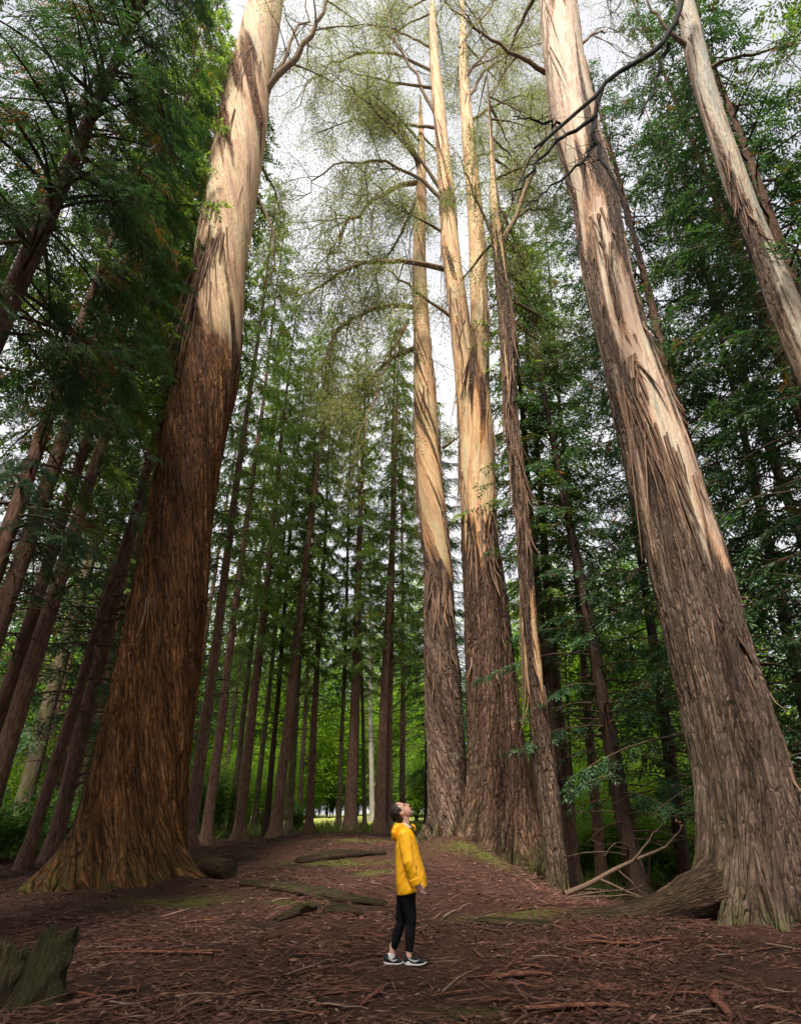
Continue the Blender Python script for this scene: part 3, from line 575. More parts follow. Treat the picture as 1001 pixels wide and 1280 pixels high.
for i, (pp, r) in enumerate(dead):
    P = np.asarray(px_limb(pp, Bd, -.3 if i else -.5)) - b6; A = Acc(); Q = limb_points(P, 16)
    Q[1:-1] += rg.normal(0, .040, (14, 3)); A.tube(Q, np.linspace(r * 1.25, r * .4, 16), 6)
    for k in range(30):
        j = rg.integers(3, 15); d = nrm(nrm(Q[j] - Q[j - 1]) * .5 + rg.normal(0, .6, 3)); l = rg.uniform(.1, .75); t = np.linspace(0, 1, 4)[:, None]
        A.tube(Q[j] + d * l * t + np.array([0, 0, -.12]) * t ** 2, np.array([.010, .008, .006, .003]), 3)
    o = ob('dead_limb', A.mesh('dead_limb', True), M['black'], t6)
lim6 = [dict(p=px_limb([(862, 60), (840, 45), (815, 15), (800, -15)], 9.2, -.4), r=.09, sub=2),
        dict(p=px_limb([(882, 88), (910, 72), (950, 66), (1010, 50)], 9.0, -.5), r=.075, sub=7, dens=.8, mat='twig')]
grow_crown(t6, b6, lim6, rg, 'shrub', auto=auto_limbs(s6, (-50, -88), 3, rg, 3.5, .08), dens=.6, leaf=.075)

# ------------------------------------------------------------------ conifers
def conifer_proto(seed, H, start, blen, nb, ns, k, up, droop, ll, lw, dead=20, shape=.75, hang=.6, dead_from=.12):
    rg = np.random.default_rng(seed); leaves = Acc(); wd = Acc()
    for i in range(nb + dead):
        live = i < nb
        f = (i + rg.random()) / nb if live else rg.random()
        z = H * (start + (1 - start) * f ** .95) if live else H * rg.uniform(dead_from, start + .12)
        a = i * 2.39996 + rg.uniform(-.5, .5)
        L = blen * ((1 - f) ** shape * .92 + .08) * rg.uniform(.55, 1.15) if live else blen * rg.uniform(.2, .7)
        if live and f < .12: L *= rg.uniform(.35, 1)
        o = np.array([math.cos(a), math.sin(a), 0]); t = np.linspace(0, 1, 6)[:, None]; z3 = np.array([0, 0, 1.])
        u = up * rg.uniform(.5, 1.5) + .45 * f; dr = droop * rg.uniform(.7, 1.3)
        side = np.array([-o[1], o[0], 0]); bend = rg.normal(0, .12)
        def pos(t): return z3 * z + o * L * t + z3 * L * (u * t - dr * t ** 2) + side * bend * L * t ** 2
        wd.tube(pos(t), np.linspace(.018 + .009 * L, .006, 6), 3)
        if not live:
            for q in range(4):
                tt = rg.uniform(.3, 1); p0 = pos(np.array([[tt]]))[0]; d = nrm(o * .6 + side * rg.uniform(-1, 1) + z3 * rg.uniform(-.5, .3)); l = rg.uniform(.3, 1.0)
                wd.tube(p0 + d * l * np.linspace(0, 1, 3)[:, None], np.array([.010, .007, .003]), 3)
            continue
        n = max(4, int(ns * (L / blen) ** .8)); ts = rg.uniform(.12, 1.03, n) ** .8
        P0 = pos(ts[:, None]); sg = np.where(rg.random(n) < .5, -1, 1)[:, None]
        S = nrm(o * rg.uniform(.2, .9, (n, 1)) + side * sg * rg.uniform(.2, 1.0, (n, 1)) + z3 * (-hang * rg.uniform(.3, 1.6, (n, 1))))
        sl = rg.uniform(.5, 1.1, n) * ll * 3.2
        N = nrm(rg.normal(0, .5, (n, 3)) + z3 + o * .3); W = nrm(np.cross(S, N))
        br_t = rg.random(n) * .62 + .38 * ts; dead_s = rg.random(n) < .022
        for q in range(k):
            fq = (q + .6) / k; sgn = 1 if q % 2 else -1
            D = nrm(S * .75 + W * sgn * (.85 - .55 * fq) - z3 * .12 + rg.normal(0, .10, (n, 3)))
            LP = P0 + S * (sl * fq)[:, None] - z3 * (sl * fq ** 2 * .18)[:, None]
            leaves.kites(LP, D, nrm(np.cross(D, N + rg.normal(0, .5, (n, 3)))), ll * (1.1 - .45 * fq) * rg.uniform(.7, 1.3, n), lw, np.where(dead_s, .02, np.clip(.1 + .85 * br_t + rg.normal(0, .08, n), .07, 1)))
    return leaves.mesh('crown'), wd.mesh('branches')
PR = {
 'A': [conifer_proto(s, 40, .24, 3.8, 106, 35, 8, .12, .42, .25, .085, 34, .6) for s in (101, 102, 108)],
 'H': [conifer_proto(s, 40, .40, 3.5, 100, 34, 8, .10, .45, .25, .085, 60) for s in (103, 104)],
 'B': [conifer_proto(s, 38, .10, 4.8, 135, 42, 8, .05, .38, .22, .06, 36, .65, .7, .05) for s in (105, 106, 107)],
}
for k, lst in PR.items():
    for c, b in lst: c.materials.append(M['cedar' if k == 'B' else 'needle']); b.materials.append(M['twig'])
def conifer_trunk(H, r, seed):
    n, sg = 46, 18; t = np.linspace(0, 1, n) ** 1.4; z = -.5 + t * (H + .5); rr = r * (1 - .93 * np.clip(z / H, 0, 1) ** .9) * (1 + .7 * np.exp(-np.maximum(z, 0) / .35)) + .01
    U, Z = np.meshgrid(np.arange(sg) / sg, z); f = 1 + (vn(U * 9, Z * .6, seed, 9) - .5) * .16 + (vn(U * 18, Z * 2.2, seed + 1, 18) - .5) * .10
    sw = .05 * np.sin(Z * .25 + seed) * np.clip(Z / 8, 0, 1)
    X = rr[:, None] * f * np.cos(U * 2 * math.pi) + sw; Y = rr[:, None] * f * np.sin(U * 2 * math.pi)
    i = np.arange(n - 1)[:, None] * sg; j = np.arange(sg)[None]; k = (j + 1) % sg
    return mesh_np('trunk', np.stack([X, Y, Z], -1), np.stack([i + j, i + k, i + sg + k, i + sg + j], -1).reshape(-1, 4), None, True)
CON = 0
def conifer(a, b, Yd, dia, kind, H, label, mat='conifer', cs=1.0, group='conifers of the surrounding wood', name='conifer_tree'):
    """a, b: two photo pixels on the trunk's axis"""
    global CON; CON += 1
    pa, _ = at(a[0], a[1], Yd); pb, _ = at(b[0], b[1], Yd); d = pb - pa; d = d / np.linalg.norm(d)
    s = 0
    for _ in range(12):
        p = pa + d * s; s += (ground_z(p[0], p[1]) - p[2]) / d[2]
    p = pa + d * s
    o = empty(name, p, label, 'tree', group)
    q = Vector((0, 0, 1)).rotation_difference(Vector(d)); o.rotation_mode = 'QUATERNION'; o.rotation_quaternion = q
    ob('trunk', conifer_trunk(H, dia / 2, CON), M[mat], o)
    if kind:
        c, br = PR[kind][CON % len(PR[kind])]; sc = H / 40.0
        for nm, me in (('crown', c), ('branches', br)):
            x = ob(nm, me, None, o); x['kind'] = 'stuff'; x.scale = (cs, cs, sc); x.rotation_euler = (0, 0, CON * 1.7)
    return o
G1 = 'conifers of the surrounding wood'
LEFT = [  # trunk pixels, depth, diameter, kind, height, bark, label
 ((11, 856), (124, 511), 17, .44, 'A', 40, 'conifer', 'slanting reddish conifer trunk, upper one of the close pair at the left edge'),
 ((34, 856), (148, 496), 16, .50, 'H', 40, 'conifer', 'slanting reddish conifer trunk, lower one of the close pair at the left edge'),
 ((22, 1108), (150, 702), 18.5, .34, 'H', 38, 'conifer', 'thin slanting trunk rooted in the litter left of the leaning giant'),
 ((14, 1063), (112, 699), 25, .68, 'H', 40, 'mossy', 'thick moss-grey trunk between the slanting conifers at far left'),
 ((72, 1058), (131, 827), 27, .45, 'A', 40, 'conifer', 'dark slim conifer trunk just left of the giant\'s flared base'),
 ((97, 1008), (145, 804), 33, .42, 'H', 40, 'mossy', 'far greyish trunk seen right against the left giant\'s left edge'),
 ((0, 774), (30, 690), 14, .52, 'H', 40, 'conifer', 'trunk half cut off by the left edge at mid height'),
 ((150, 1000), (230, 640), 48, .5, 'B', 38, 'conifer', 'distant conifer whose crown fills the gap behind the left giant'),
 ((60, 1040), (140, 700), 30, .45, 'B', 38, 'conifer', 'dense conifer with low boughs behind the left slanting pair'),
 ((-40, 1040), (60, 700), 26, .45, 'B', 38, 'conifer', 'dense conifer whose boughs reach in over the left edge'),
 ((215, 1040), (262, 760), 44, .5, 'B', 38, 'conifer', 'dense far conifer peeping out right of the left giant'),
 ((48, 980), (120, 690), 38, .45, 'A', 40, 'conifer', 'distant conifer behind the mossy trunk at far left'),
]
MID = [
 ((243, 1000), (296, 612), 26, .52, 'A', 40, 'conifer', 'brown conifer trunk hugging the right side of the left giant'),
 ((258, 1045), (330, 489), 31, .50, 'A', 42, 'conifer', 'tall brown conifer topped by the pointed crown beside the sky gap'),
 ((275, 1024), (290, 910), 45, .45, 'A', 38, 'mossy', 'faint greenish trunk second right of the left giant, far back'),
 ((290, 1033), (308, 865), 38, .42, 'A', 37, 'mossy', 'slim dull trunk just left of the thick brown one'),
 ((300, 1036), (320, 850), 34, .60, 'A', 36, 'conifer', 'thick brown conifer midway between left giant and leaning slim trunks'),
 ((318, 1030), (333, 889), 42, .40, 'A', 36, 'mossy', 'mossy thin trunk right of the thick brown conifer'),
 ((332, 1042), (344, 901), 36, .34, 'A', 34, 'dark', 'dark thin trunk close left of the stout reddish conifer'),
 ((344, 1042), (395, 600), 34, .64, 'A', 36, 'conifer', 'stout reddish conifer left of centre leaning gently right'),
 ((360, 1042), (371, 880), 36, .44, 'A', 35, 'mossy', 'grey-green trunk close right of the stout reddish conifer'),
 ((386, 1039), (396, 850), 37, .46, 'A', 34, 'conifer', 'single brown conifer midway between stout reddish one and person'),
 ((375, 1021), (381, 900), 55, .45, 'A', 38, 'dark', 'distant dark trunk seen above the meadow left of centre'),
 ((423, 1039), (428, 889), 38, .30, 'A', 33, 'mossy', 'pale thin trunk at left side of the thick straight conifer'),
 ((438, 1039), (449, 700), 37, .74, 'A', 35, 'conifer', 'thick straight brown conifer left of the person'),
 ((456, 1039), (453, 895), 39, .25, 'A', 30, 'mossy', 'thinnest upright trunk in the sunny gap left of the person'),
 ((465, 1012), (464, 922), 62, .55, 'A', 40, 'pale', 'whitish far trunk in the sunny gap left of the person'),
 ((474, 1040), (482, 850), 35, .58, 'A', 35, 'conifer', 'left half of the paired reddish trunks behind the person\'s head'),
 ((484, 1040), (487, 850), 36, .60, 'A', 36, 'conifer', 'right half of the paired reddish trunks behind the person\'s head'),
 ((503, 1003), (503, 880), 48, .50, 'A', 38, 'conifer', 'brown trunk rising directly above the person\'s face'),
 ((532, 1020), (533, 900), 42, .22, 'A', 34, 'dark', 'very thin dark trunk between the person and the twisted eucalyptus'),
]
RIGHT = [
 ((671, 1098), (668, 963), 25, .50, None, 20, 'dark', 'dark trunk wedged between thick central and slender shaggy eucalyptus'),
 ((707, 1087), (664, 640), 24, .46, 'A', 38, 'dark', 'dark straight trunk closest to the slender shaggy eucalyptus'),
 ((716, 1089), (694, 836), 25.5, .52, 'A', 38, 'conifer', 'brown conifer second right of the slender shaggy eucalyptus'),
 ((718, 1030), (713, 940), 30, .16, None, 14, 'dark', 'very thin dark pole right of the slender shaggy eucalyptus'),
 ((752, 1095), (728, 822), 27, .42, 'A', 42, 'conifer', 'reddish slim conifer midway between shaggy eucalyptus and right giant'),
 ((800, 1129), (760, 915), 22, .64, 'B', 30, 'dark', 'thick black trunk behind the fallen branch left of right giant'),
 ((856, 1098), (822, 850), 24, .50, 'B', 36, 'dark', 'dark trunk just left of the right giant\'s flared base'),
 ((877, 624), (834, 460), 16, .55, 'B', 40, 'conifer', 'conifer trunk showing along the right giant\'s upper right edge'),
 ((998, 371), (910, 135), 11.5, .50, 'B', 38, 'conifer', 'conifer trunk behind the silver slanting one in the upper right'),
 ((1010, 900), (950, 640), 19, .45, 'B', 36, 'conifer', 'shaded conifer close behind the right giant\'s right side'),
 ((1130, 900), (1040, 640), 15, .45, 'B', 37, 'conifer', 'dense conifer whose boughs enter from the right edge'),
 ((930, 1040), (900, 850), 33, .5, 'B', 38, 'conifer', 'far conifer hidden behind the right giant'),
 ((560, 1030), (556, 850), 40, .5, 'B', 33, 'conifer', 'dense conifer behind the central pair of eucalyptus'),
]
for a, b, Yd, dia, kind, H, mat, lab in LEFT + MID + RIGHT:
    conifer(a, b, Yd, dia, kind, H + (3.5 if 235 < a[0] < 540 else 0), lab, mat, cs=random.uniform(.68, .9) if 235 < a[0] < 540 else random.uniform(.9, 1.15))
rr = random.Random(3)
for k, px in enumerate((-60, 30, 120, 560, 610, 720, 790, 870, 980, 1080)):
    Yd = rr.uniform(56, 84); b = (px + (500 - px) * .12 , 830)
    o = conifer((px, 1030), b, Yd, rr.uniform(.4, .7), 'B', rr.uniform(30, 36), 'distant dense conifer of the far row, %s from the left' % ('first', 'second', 'third', 'fourth', 'fifth', 'sixth', 'seventh', 'eighth', 'ninth', 'tenth', 'eleventh')[k], cs=1.25, group='far row of conifers')

SHADE_RING = [(-12, -3), (-7.5, -6), (-3, -5), (1.8, -6.5), (6.5, -4.5), (11.5, -3), (-15, 3.5), (13.5, 2.5), (-10, -12), (-1, -12), (5, -12), (13, -11), (-17, -8), (-5, -19), (4, -20), (15, 8.5)]  # unseen trees added around the camera to keep light off the foreground
FLANK = [(-12.8, 12.5, 'the corner cedar, nearer of two'), (-10.8, 20.5, 'the corner cedar, farther of two'), (12.6, 14.2, 'the silver trunk, at the right edge'), (14.5, 18.5, 'the silver trunk, farther back at the right edge'), (10.2, 20.0, 'the right giant, filling the gap to the silver trunk'), (-16, 8, 'the left edge, mostly out of view')]
for k, (x, y, wh) in enumerate(FLANK):
    CON += 1; o = empty('conifer_tree', (x, y, float(ground_z(x, y))), 'dense dark conifer behind ' + wh, 'tree', G1)
    H = 40 + 3 * ((k * 7) % 5) / 5; ob('trunk', conifer_trunk(H, .25, CON), M['conifer'], o); c, br = PR['B'][k % len(PR['B'])]
    for nm, me in (('crown', c), ('branches', br)):
        q = ob(nm, me, None, o); q['kind'] = 'stuff'; q.scale = (1.05, 1.05, H / 40); q.rotation_euler = (0, 0, k * 2.1)
for k, (x, y) in enumerate(SHADE_RING):
    CON += 1; o = empty('conifer_tree', (x, y, float(ground_z(x, y))), 'unseen conifer added around the viewpoint to shade the foreground', 'tree', 'unseen shading conifers around the viewpoint')
    H = 34 + 7 * ((k * 37) % 10) / 10; ob('trunk', conifer_trunk(H, .27, CON), M['conifer'], o)
    c, br = PR['A' if k % 2 else 'B'][k % 2]
    for nm, me in (('crown', c), ('branches', br)):
        q = ob(nm, me, None, o); q['kind'] = 'stuff'; q.scale = (1.0, 1.0, H / 40); q.rotation_euler = (0, 0, k * 1.3)

# ------------------------------------------------------------------ near cedars, upper left
def cedar_near(seed, base, H, start, blen, nb, dia, label, lean=(0, 0), azr=None):
    rg = np.random.default_rng(seed); leaves = Acc(); wd = Acc(); z3 = np.array([0, 0, 1.])
    root = empty('cedar_tree', base, label, 'tree', 'near cedars with drooping sprays')
    ob('trunk', conifer_trunk(H, dia / 2, seed), M['conifer'], root)
    for i in range(nb):
        f = (i + rg.random()) / nb; z = H * (start + (1 - start) * f); a = i * 2.39996 + rg.uniform(-.4, .4)
        if azr is not None and rg.random() < .7: a = R(rg.uniform(*azr))
        L = blen * ((1 - f) ** .5 * .85 + .15) * rg.uniform(.5, 1.1) * (1 - .33 * max(0, math.cos(a))); o = np.array([math.cos(a), math.sin(a), 0]); sd_ = np.array([-o[1], o[0], 0])
        u = rg.uniform(-.05, .25); dr = rg.uniform(.3, .6)
        pos = lambda t: z3 * z + o * L * t + z3 * L * (u * t - dr * t ** 2)
        wd.tube(pos(np.linspace(0, 1, 8)[:, None]), np.linspace(.02 + .011 * L, .006, 8), 4)
        for q in range(int(5 * L)):                       # side boughs
            t0 = rg.uniform(.15, 1); p0 = pos(np.array([[t0]]))[0]; d = nrm(o * .5 + sd_ * rg.choice([-1, 1]) * rg.uniform(.3, 1) + z3 * rg.uniform(-.5, 0)); l = rg.uniform(.5, 1.3)
            tt = np.linspace(0, 1, 5)[:, None]; bp = lambda t: p0 + d * l * t - z3 * .45 * l * t ** 2
            wd.tube(bp(tt), np.linspace(.010, .003, 5), 3)
            if rg.random() < .12: continue
            tint = np.clip(rg.normal(.5, .2), .08, 1) if rg.random() > .05 else .02
            n = 11; ts = np.linspace(.15, 1.0, n); P0 = bp(ts[:, None]); sg = np.where(np.arange(n) % 2, 1, -1)[:, None]
            side = nrm(np.cross(d, z3)); S = nrm(d * .55 + side * sg * .75 - z3 * rg.uniform(.25, 1.3, (n, 1)) + rg.normal(0, .12, (n, 3)))
            sl = rg.uniform(.22, .42, n) * (1.15 - .5 * ts); N = nrm(z3 + o * .6 + rg.normal(0, .25, (n, 3))); W = nrm(np.cross(S, N))
            for qq in range(9):
                fq = (qq + .3) / 9; s2 = 1 if qq % 2 else -1
                D = nrm(S * .8 + W * s2 * (.75 - .5 * fq) - z3 * .1 + rg.normal(0, .06, (n, 3)))
                leaves.kites(P0 + S * (sl * fq)[:, None], D, nrm(np.cross(D, N)), .13 * (1.15 - .6 * fq) * rg.uniform(.8, 1.2, n), .026, np.clip(tint + rg.normal(0, .07, n), .0 if tint < .05 else .07, .03 if tint < .05 else 1))
    ob('crown', leaves.mesh('crown'), M['cedar'], root)['kind'] = 'stuff'; ob('branches', wd.mesh('branches'), M['twig'], root)['kind'] = 'stuff'
    return root
cedar_near(201, (-7.4, 7.6, ground_z(-7.4, 7.6)), 30, .30, 3.9, 130, .55, 'near cedar whose trunk and drooping sprays fill the upper left corner', azr=(-110, 75))
cedar_near(202, (-9.6, 12.5, ground_z(-9.6, 12.5)), 27, .27, 4.2, 75, .5, 'cedar overhanging the left edge below the corner one', azr=(-70, 50))

# ------------------------------------------------------------------ understory
def shrub_proto(seed, H, W, nb, nl, leaf, flat=.35):
    rg = np.random.default_rng(seed); lv = Acc(); wd = Acc(); z3 = np.array([0, 0, 1.])
    for i in range(nb):
        a = rg.uniform(0, 2 * math.pi); o = np.array([math.cos(a), math.sin(a), 0]); h = H * rg.uniform(.35, 1); w_ = W * rg.uniform(.15, 1)
        t = np.linspace(0, 1, 7)[:, None]; P = o * w_ * t ** 1.3 + z3 * h * (1.25 * t - .25 * t ** 3); wd.tube(P, np.linspace(.025, .006, 7), 3)
        for q in range(8):
            tt = rg.uniform(.25, 1.0); c = o * w_ * tt ** 1.3 + z3 * h * (1.25 * tt - .25 * tt ** 3) + rg.normal(0, .12 * W, 3); n = nl
            br = rg.random()
            LP = c + rg.normal(0, 1, (n, 3)) * np.array([.30, .30, .13]) * W * .55
            D = nrm(rg.normal(0, 1, (n, 3)) * np.array([1, 1, .35]) - z3 * .25); N = nrm(z3 + rg.normal(0, flat, (n, 3))); S = nrm(np.cross(D, N))
            lv.kites(LP, D, S, leaf * rg.uniform(.6, 1.4, n), leaf * .55, np.clip(br * .7 + .3 * rg.random(n), .05, 1))
    return lv.mesh('foliage'), wd.mesh('stems')
SP = [shrub_proto(301, 3.2, 1.7, 26, 26, .15), shrub_proto(302, 5.5, 2.4, 34, 26, .17), shrub_proto(303, 2.0, 1.5, 22, 28, .13), shrub_proto(304, 8.0, 3.0, 40, 26, .2), None, shrub_proto(305, 15.0, 4.5, 60, 34, .28), shrub_proto(306, 27.0, 5.2, 84, 30, .36, .6), shrub_proto(307, 22.0, 4.6, 76, 30, .34, .6)]
for s in filter(None, SP): s[1].materials.append(M['twig'])
SHM = {}
def shrub(px, Yd, kind, mat, sc, label, name='understory_shrub', cat='shrub', grp='understory shrubs'):
    x = at(px, 1030, Yd)[0][0]; z = ground_z(x, Yd)
    o = empty(name, (x, Yd, z - .05), label, cat, grp); k = (kind, mat)
    if k not in SHM:
        me = SP[kind][0] if not any(q[0] == kind for q in SHM) else SP[kind][0].copy()
        me.materials.clear(); me.materials.append(M[mat]); SHM[k] = me
    a = ob('foliage', SHM[k], None, o); b = ob('stems', SP[kind][1], None, o); a['kind'] = b['kind'] = 'stuff'
    o.scale = (sc, sc, sc * random.uniform(.85, 1.15)); o.rotation_euler = (0, 0, random.uniform(0, 6.28))
rs = random.Random(12)
BT = [(-60, 52), (-10, 64), (40, 58), (90, 70), (140, 62), (185, 74), (228, 66), (262, 80), (292, 72), (322, 86), (352, 78), (384, 92), (412, 88), (438, 98), (462, 92), (488, 96), (512, 84), (540, 76), (575, 88), (650, 70), (688, 62), (716, 74), (742, 58), (772, 68), (800, 56), (832, 64), (872, 58), (930, 50), (990, 46)]
NTH = ('first', 'second', 'third', 'fourth', 'fifth', 'sixth', 'seventh', 'eighth', 'ninth', 'tenth', 'eleventh', 'twelfth', 'thirteenth', 'fourteenth', 'fifteenth', 'sixteenth', 'seventeenth', 'eighteenth', 'nineteenth', 'twentieth')
SH = [(20, 30, 1, 'shrub'), (60, 36, 1, 'shrub'), (95, 44, 3, 'shrub'), (40, 24, 2, 'dshrub'), (85, 26, 2, 'dshrub'), (110, 31, 2, 'dshrub'), (5, 21, 2, 'dshrub'),
      (250, 42, 1, 'shrub'), (262, 37, 0, 'dshrub'), (276, 52, 3, 'shrub'), (292, 48, 1, 'shrub'), (310, 58, 3, 'shrub'), (328, 50, 1, 'shrub'), (352, 60, 3, 'shrub'), (372, 46, 2, 'dshrub'), (392, 80, 3, 'shrub'), (408, 84, 3, 'shrub'), (425, 82, 3, 'dshrub'), (447, 86, 3, 'shrub'), (470, 82, 3, 'shrub'), (495, 80, 3, 'shrub'), (520, 60, 1, 'dshrub'), (535, 58, 3, 'shrub'), (520, 70, 3, 'shrub'),
      (690, 46, 3, 'shrub'), (715, 40, 1, 'shrub'), (735, 46, 3, 'shrub'), (757, 36, 1, 'shrub'), (775, 42, 3, 'shrub'), (800, 38, 1, 'shrub'), (825, 44, 3, 'shrub'), (845, 34, 1, 'shrub'), (870, 38, 3, 'shrub'), (745, 30, 0, 'shrub'), (790, 29, 0, 'shrub'), (830, 28, 0, 'shrub'), (865, 27, 0, 'shrub'), (720, 31, 2, 'shrub'), (660, 44, 1, 'dshrub'), (930, 30, 1, 'dshrub'), (985, 28, 1, 'dshrub'),
      (385, 78, 5, 'shrub'), (415, 84, 5, 'shrub'), (440, 80, 5, 'shrub'), (480, 84, 5, 'shrub'), (505, 78, 5, 'shrub'), (345, 74, 5, 'shrub'), (300, 72, 5, 'shrub'), (265, 66, 5, 'shrub'), (540, 74, 5, 'shrub'), (120, 56, 5, 'shrub'), (60, 58, 5, 'shrub'), (700, 60, 5, 'shrub'), (760, 58, 5, 'shrub'), (820, 56, 5, 'shrub'), (0, 50, 5, 'shrub'), (290, 96, 5, 'shrub'), (318, 102, 5, 'shrub'), (336, 98, 5, 'shrub'), (360, 104, 5, 'shrub'), (378, 98, 3, 'shrub'), (398, 104, 5, 'shrub'), (420, 100, 3, 'shrub'), (432, 106, 5, 'shrub'), (455, 102, 5, 'shrub'), (474, 106, 3, 'shrub'), (492, 102, 5, 'shrub'), (270, 98, 3, 'shrub'), (150, 60, 3, 'shrub'), (200, 62, 3, 'shrub'), (610, 66, 3, 'shrub'), (30, 60, 3, 'shrub'), (-30, 45, 3, 'dshrub')]
ORD = ('', ', leftmost', ', second from left', ', third from left', ', fourth from left', ', fifth from left', ', sixth from left', ', seventh from left', ', eighth from left', ', ninth from left', ', tenth from left', ', eleventh from left', ', twelfth from left', ', thirteenth from left', ', fourteenth from left', ', fifteenth from left', ', sixteenth from left', ', seventeenth from left', ', eighteenth from left', ', nineteenth from left')
SEEN = {}
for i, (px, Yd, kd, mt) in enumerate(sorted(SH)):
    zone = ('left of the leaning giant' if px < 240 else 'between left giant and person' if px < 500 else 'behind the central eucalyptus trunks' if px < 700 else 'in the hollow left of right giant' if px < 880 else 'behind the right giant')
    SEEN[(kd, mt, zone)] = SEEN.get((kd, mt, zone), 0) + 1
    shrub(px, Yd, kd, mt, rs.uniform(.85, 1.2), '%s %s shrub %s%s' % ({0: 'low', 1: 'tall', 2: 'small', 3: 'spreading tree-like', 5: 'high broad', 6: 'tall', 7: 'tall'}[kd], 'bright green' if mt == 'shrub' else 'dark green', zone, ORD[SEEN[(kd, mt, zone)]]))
for i, (px, Yd) in enumerate(BT):
    kd = 6 + i % 2; n_ = i + 1
    wh = NTH[i] + ' from the left' if i < 16 else NTH[len(BT) - 1 - i] + ' from the right'
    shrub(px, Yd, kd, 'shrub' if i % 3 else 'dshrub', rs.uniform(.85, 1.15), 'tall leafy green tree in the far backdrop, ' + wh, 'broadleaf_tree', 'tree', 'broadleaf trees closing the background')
def undergrowth():
    rg = np.random.default_rng(401); lv = Acc()
    n = 52000; x = rg.uniform(-26, 26, n); y = 22 + 44 * rg.random(n) ** 1.2
    keep = (y > 36 + 2.5 * np.sin(x * .6) + 2 * rg.random(n)) | ((x > 5.2) & (y > 23.5 - .1 * x + 1.5 * rg.random(n))) | ((x < -9.5) & (y > 20 + 2 * rg.random(n)))
    keep &= ~((y > 43) & (x > -13) & (x < 4) & (rg.random(n) < .93))
    keep &= vn(x * .5 + 60, y * .4 + 60, 77) > .28
    x, y = x[keep], y[keep]; n = len(x); P = np.stack([x, y, ground_z(x, y) - .02], -1)
    D = nrm(rg.normal(0, .55, (n, 3)) + np.array([0, 0, .9])); S = nrm(np.cross(D, rg.normal(0, 1, (n, 3))))
    lv.kites(P, D, S, rg.uniform(.15, .75, n), rg.uniform(.02, .10, n), np.clip(vn(x * .3 + 30, y * .3 + 30, 78) * .7 + .3 * rg.random(n), 0, 1))
    tag(ob('undergrowth', lv.mesh('undergrowth'), M['grass']), 'low green ferns and grass carpeting the wood beyond the litter', 'undergrowth', kind='stuff')
undergrowth()

# ------------------------------------------------------------------ litter
def litter():
    rg = np.random.default_rng(501); A = Acc(); n = 200000
    y = 3.6 + 34 * rg.random(n) ** 1.9; x = rg.uniform(-1, 1, n) * (3.2 + y * .72)
    keep = ~((x > 5.5) & (y > 24)) & (rg.random(n) < .30 + 1.2 * sstep(.30, .60, fbm(x * .8 + 40, y * .5 + 40, 83, 3))); x, y = x[keep], y[keep]; n = len(x)
    P = np.stack([x, y, ground_z(x, y) + rg.uniform(.002, .028, n)], -1); a = rg.normal(0, .9, n); fl = np.where(rg.random(n) < .3, rg.uniform(0, 6.28, n), a)
    D = nrm(np.stack([np.cos(fl), np.sin(fl), rg.normal(0, .14, n)], -1)); S = nrm(np.cross(D, np.array([0, 0, 1.]) + rg.normal(0, .3, (n, 3))))
    big = rg.random(n) < .10; L = np.where(big, rg.uniform(.15, .5, n), rg.uniform(.03, .11, n)); W = np.where(big, rg.uniform(.007, .018, n), rg.uniform(.009, .026, n)); sc = 1 + y / 40
    t = np.clip(rg.beta(1.6, 3.0, n) + .12 * (vn(x, y + 90, 79) - .5), 0, 1)
    A.kites(P, D, S, L * sc, W * sc, t)
    tag(ob('leaf_litter', A.mesh('leaf_litter'), M['litter']), 'reddish-brown leaf and bark litter covering the forest floor', 'leaf litter', kind='stuff')
litter()
def strip_mesh(seed, stick=False):
    rg = np.random.default_rng(seed); n = 8; t = np.linspace(0, 1, n); x = t - .5; y = .035 * np.sin(t * rg.uniform(2, 5) + rg.uniform(0, 6)); z = .012 * np.abs(np.sin(t * rg.uniform(2, 6)))
    if stick:
        A = Acc(); A.tube(np.stack([x, y, z + .012], -1), np.linspace(.009, .004, n), 5); return A.mesh('shed_stick', True)
    V = []; w_ = .026 * (1 - .6 * np.abs(t * 2 - 1) ** 2) * (1 + .2 * rg.standard_normal(n))
    for k in range(n): V += [(x[k], y[k] - w_[k], z[k]), (x[k], y[k], z[k] + .007), (x[k], y[k] + w_[k], z[k] + .003), (x[k], y[k], z[k] - .004)]
    i = np.arange(n - 1)[:, None] * 4; j = np.arange(4)[None]; k = (j + 1) % 4
    return mesh_np('shed_bark', V, np.stack([i + j, i + k, i + 4 + k, i + 4 + j], -1).reshape(-1, 4), {'tint': np.full(len(V), .5)}, True)
STR = [strip_mesh(600 + k) for k in range(7)]; STK = [strip_mesh(620 + k, True) for k in range(4)]
for s in STR: s.materials.append(M['gstrip'])
for s in STK: s.materials.append(M['gstick'])
def on_ground(px, py):
    r = ray(px, py); Y = 8.0
    for _ in range(30):
        x = r[0] * Y / r[1]; z = 1.5 + r[2] * Y / r[1]; Y += (z - ground_z(x, Y)) * 2.2; Y = min(max(Y, 3), 40)
    return np.array([r[0] * Y / r[1], Y, ground_z(r[0] * Y / r[1], Y)])
def lay(name, me, pa, pb, width, label, cat, group=None, lift=.012):
    """a shed strip lying on the ground between two photo pixels"""
    a = on_ground(*pa); b = on_ground(*pb); d = b - a; L = float(np.linalg.norm(d)); c = (a + b) / 2; c[2] = ground_z(c[0], c[1])
    o = ob(name, me, None, None, Vector(c) + Vector((0, 0, lift))); o.rotation_euler = (0, -math.asin(max(-.6, min(.6, d[2] / L))), math.atan2(d[1], d[0]))
    o.scale = (L, width, width); return tag(o, label, cat, group)
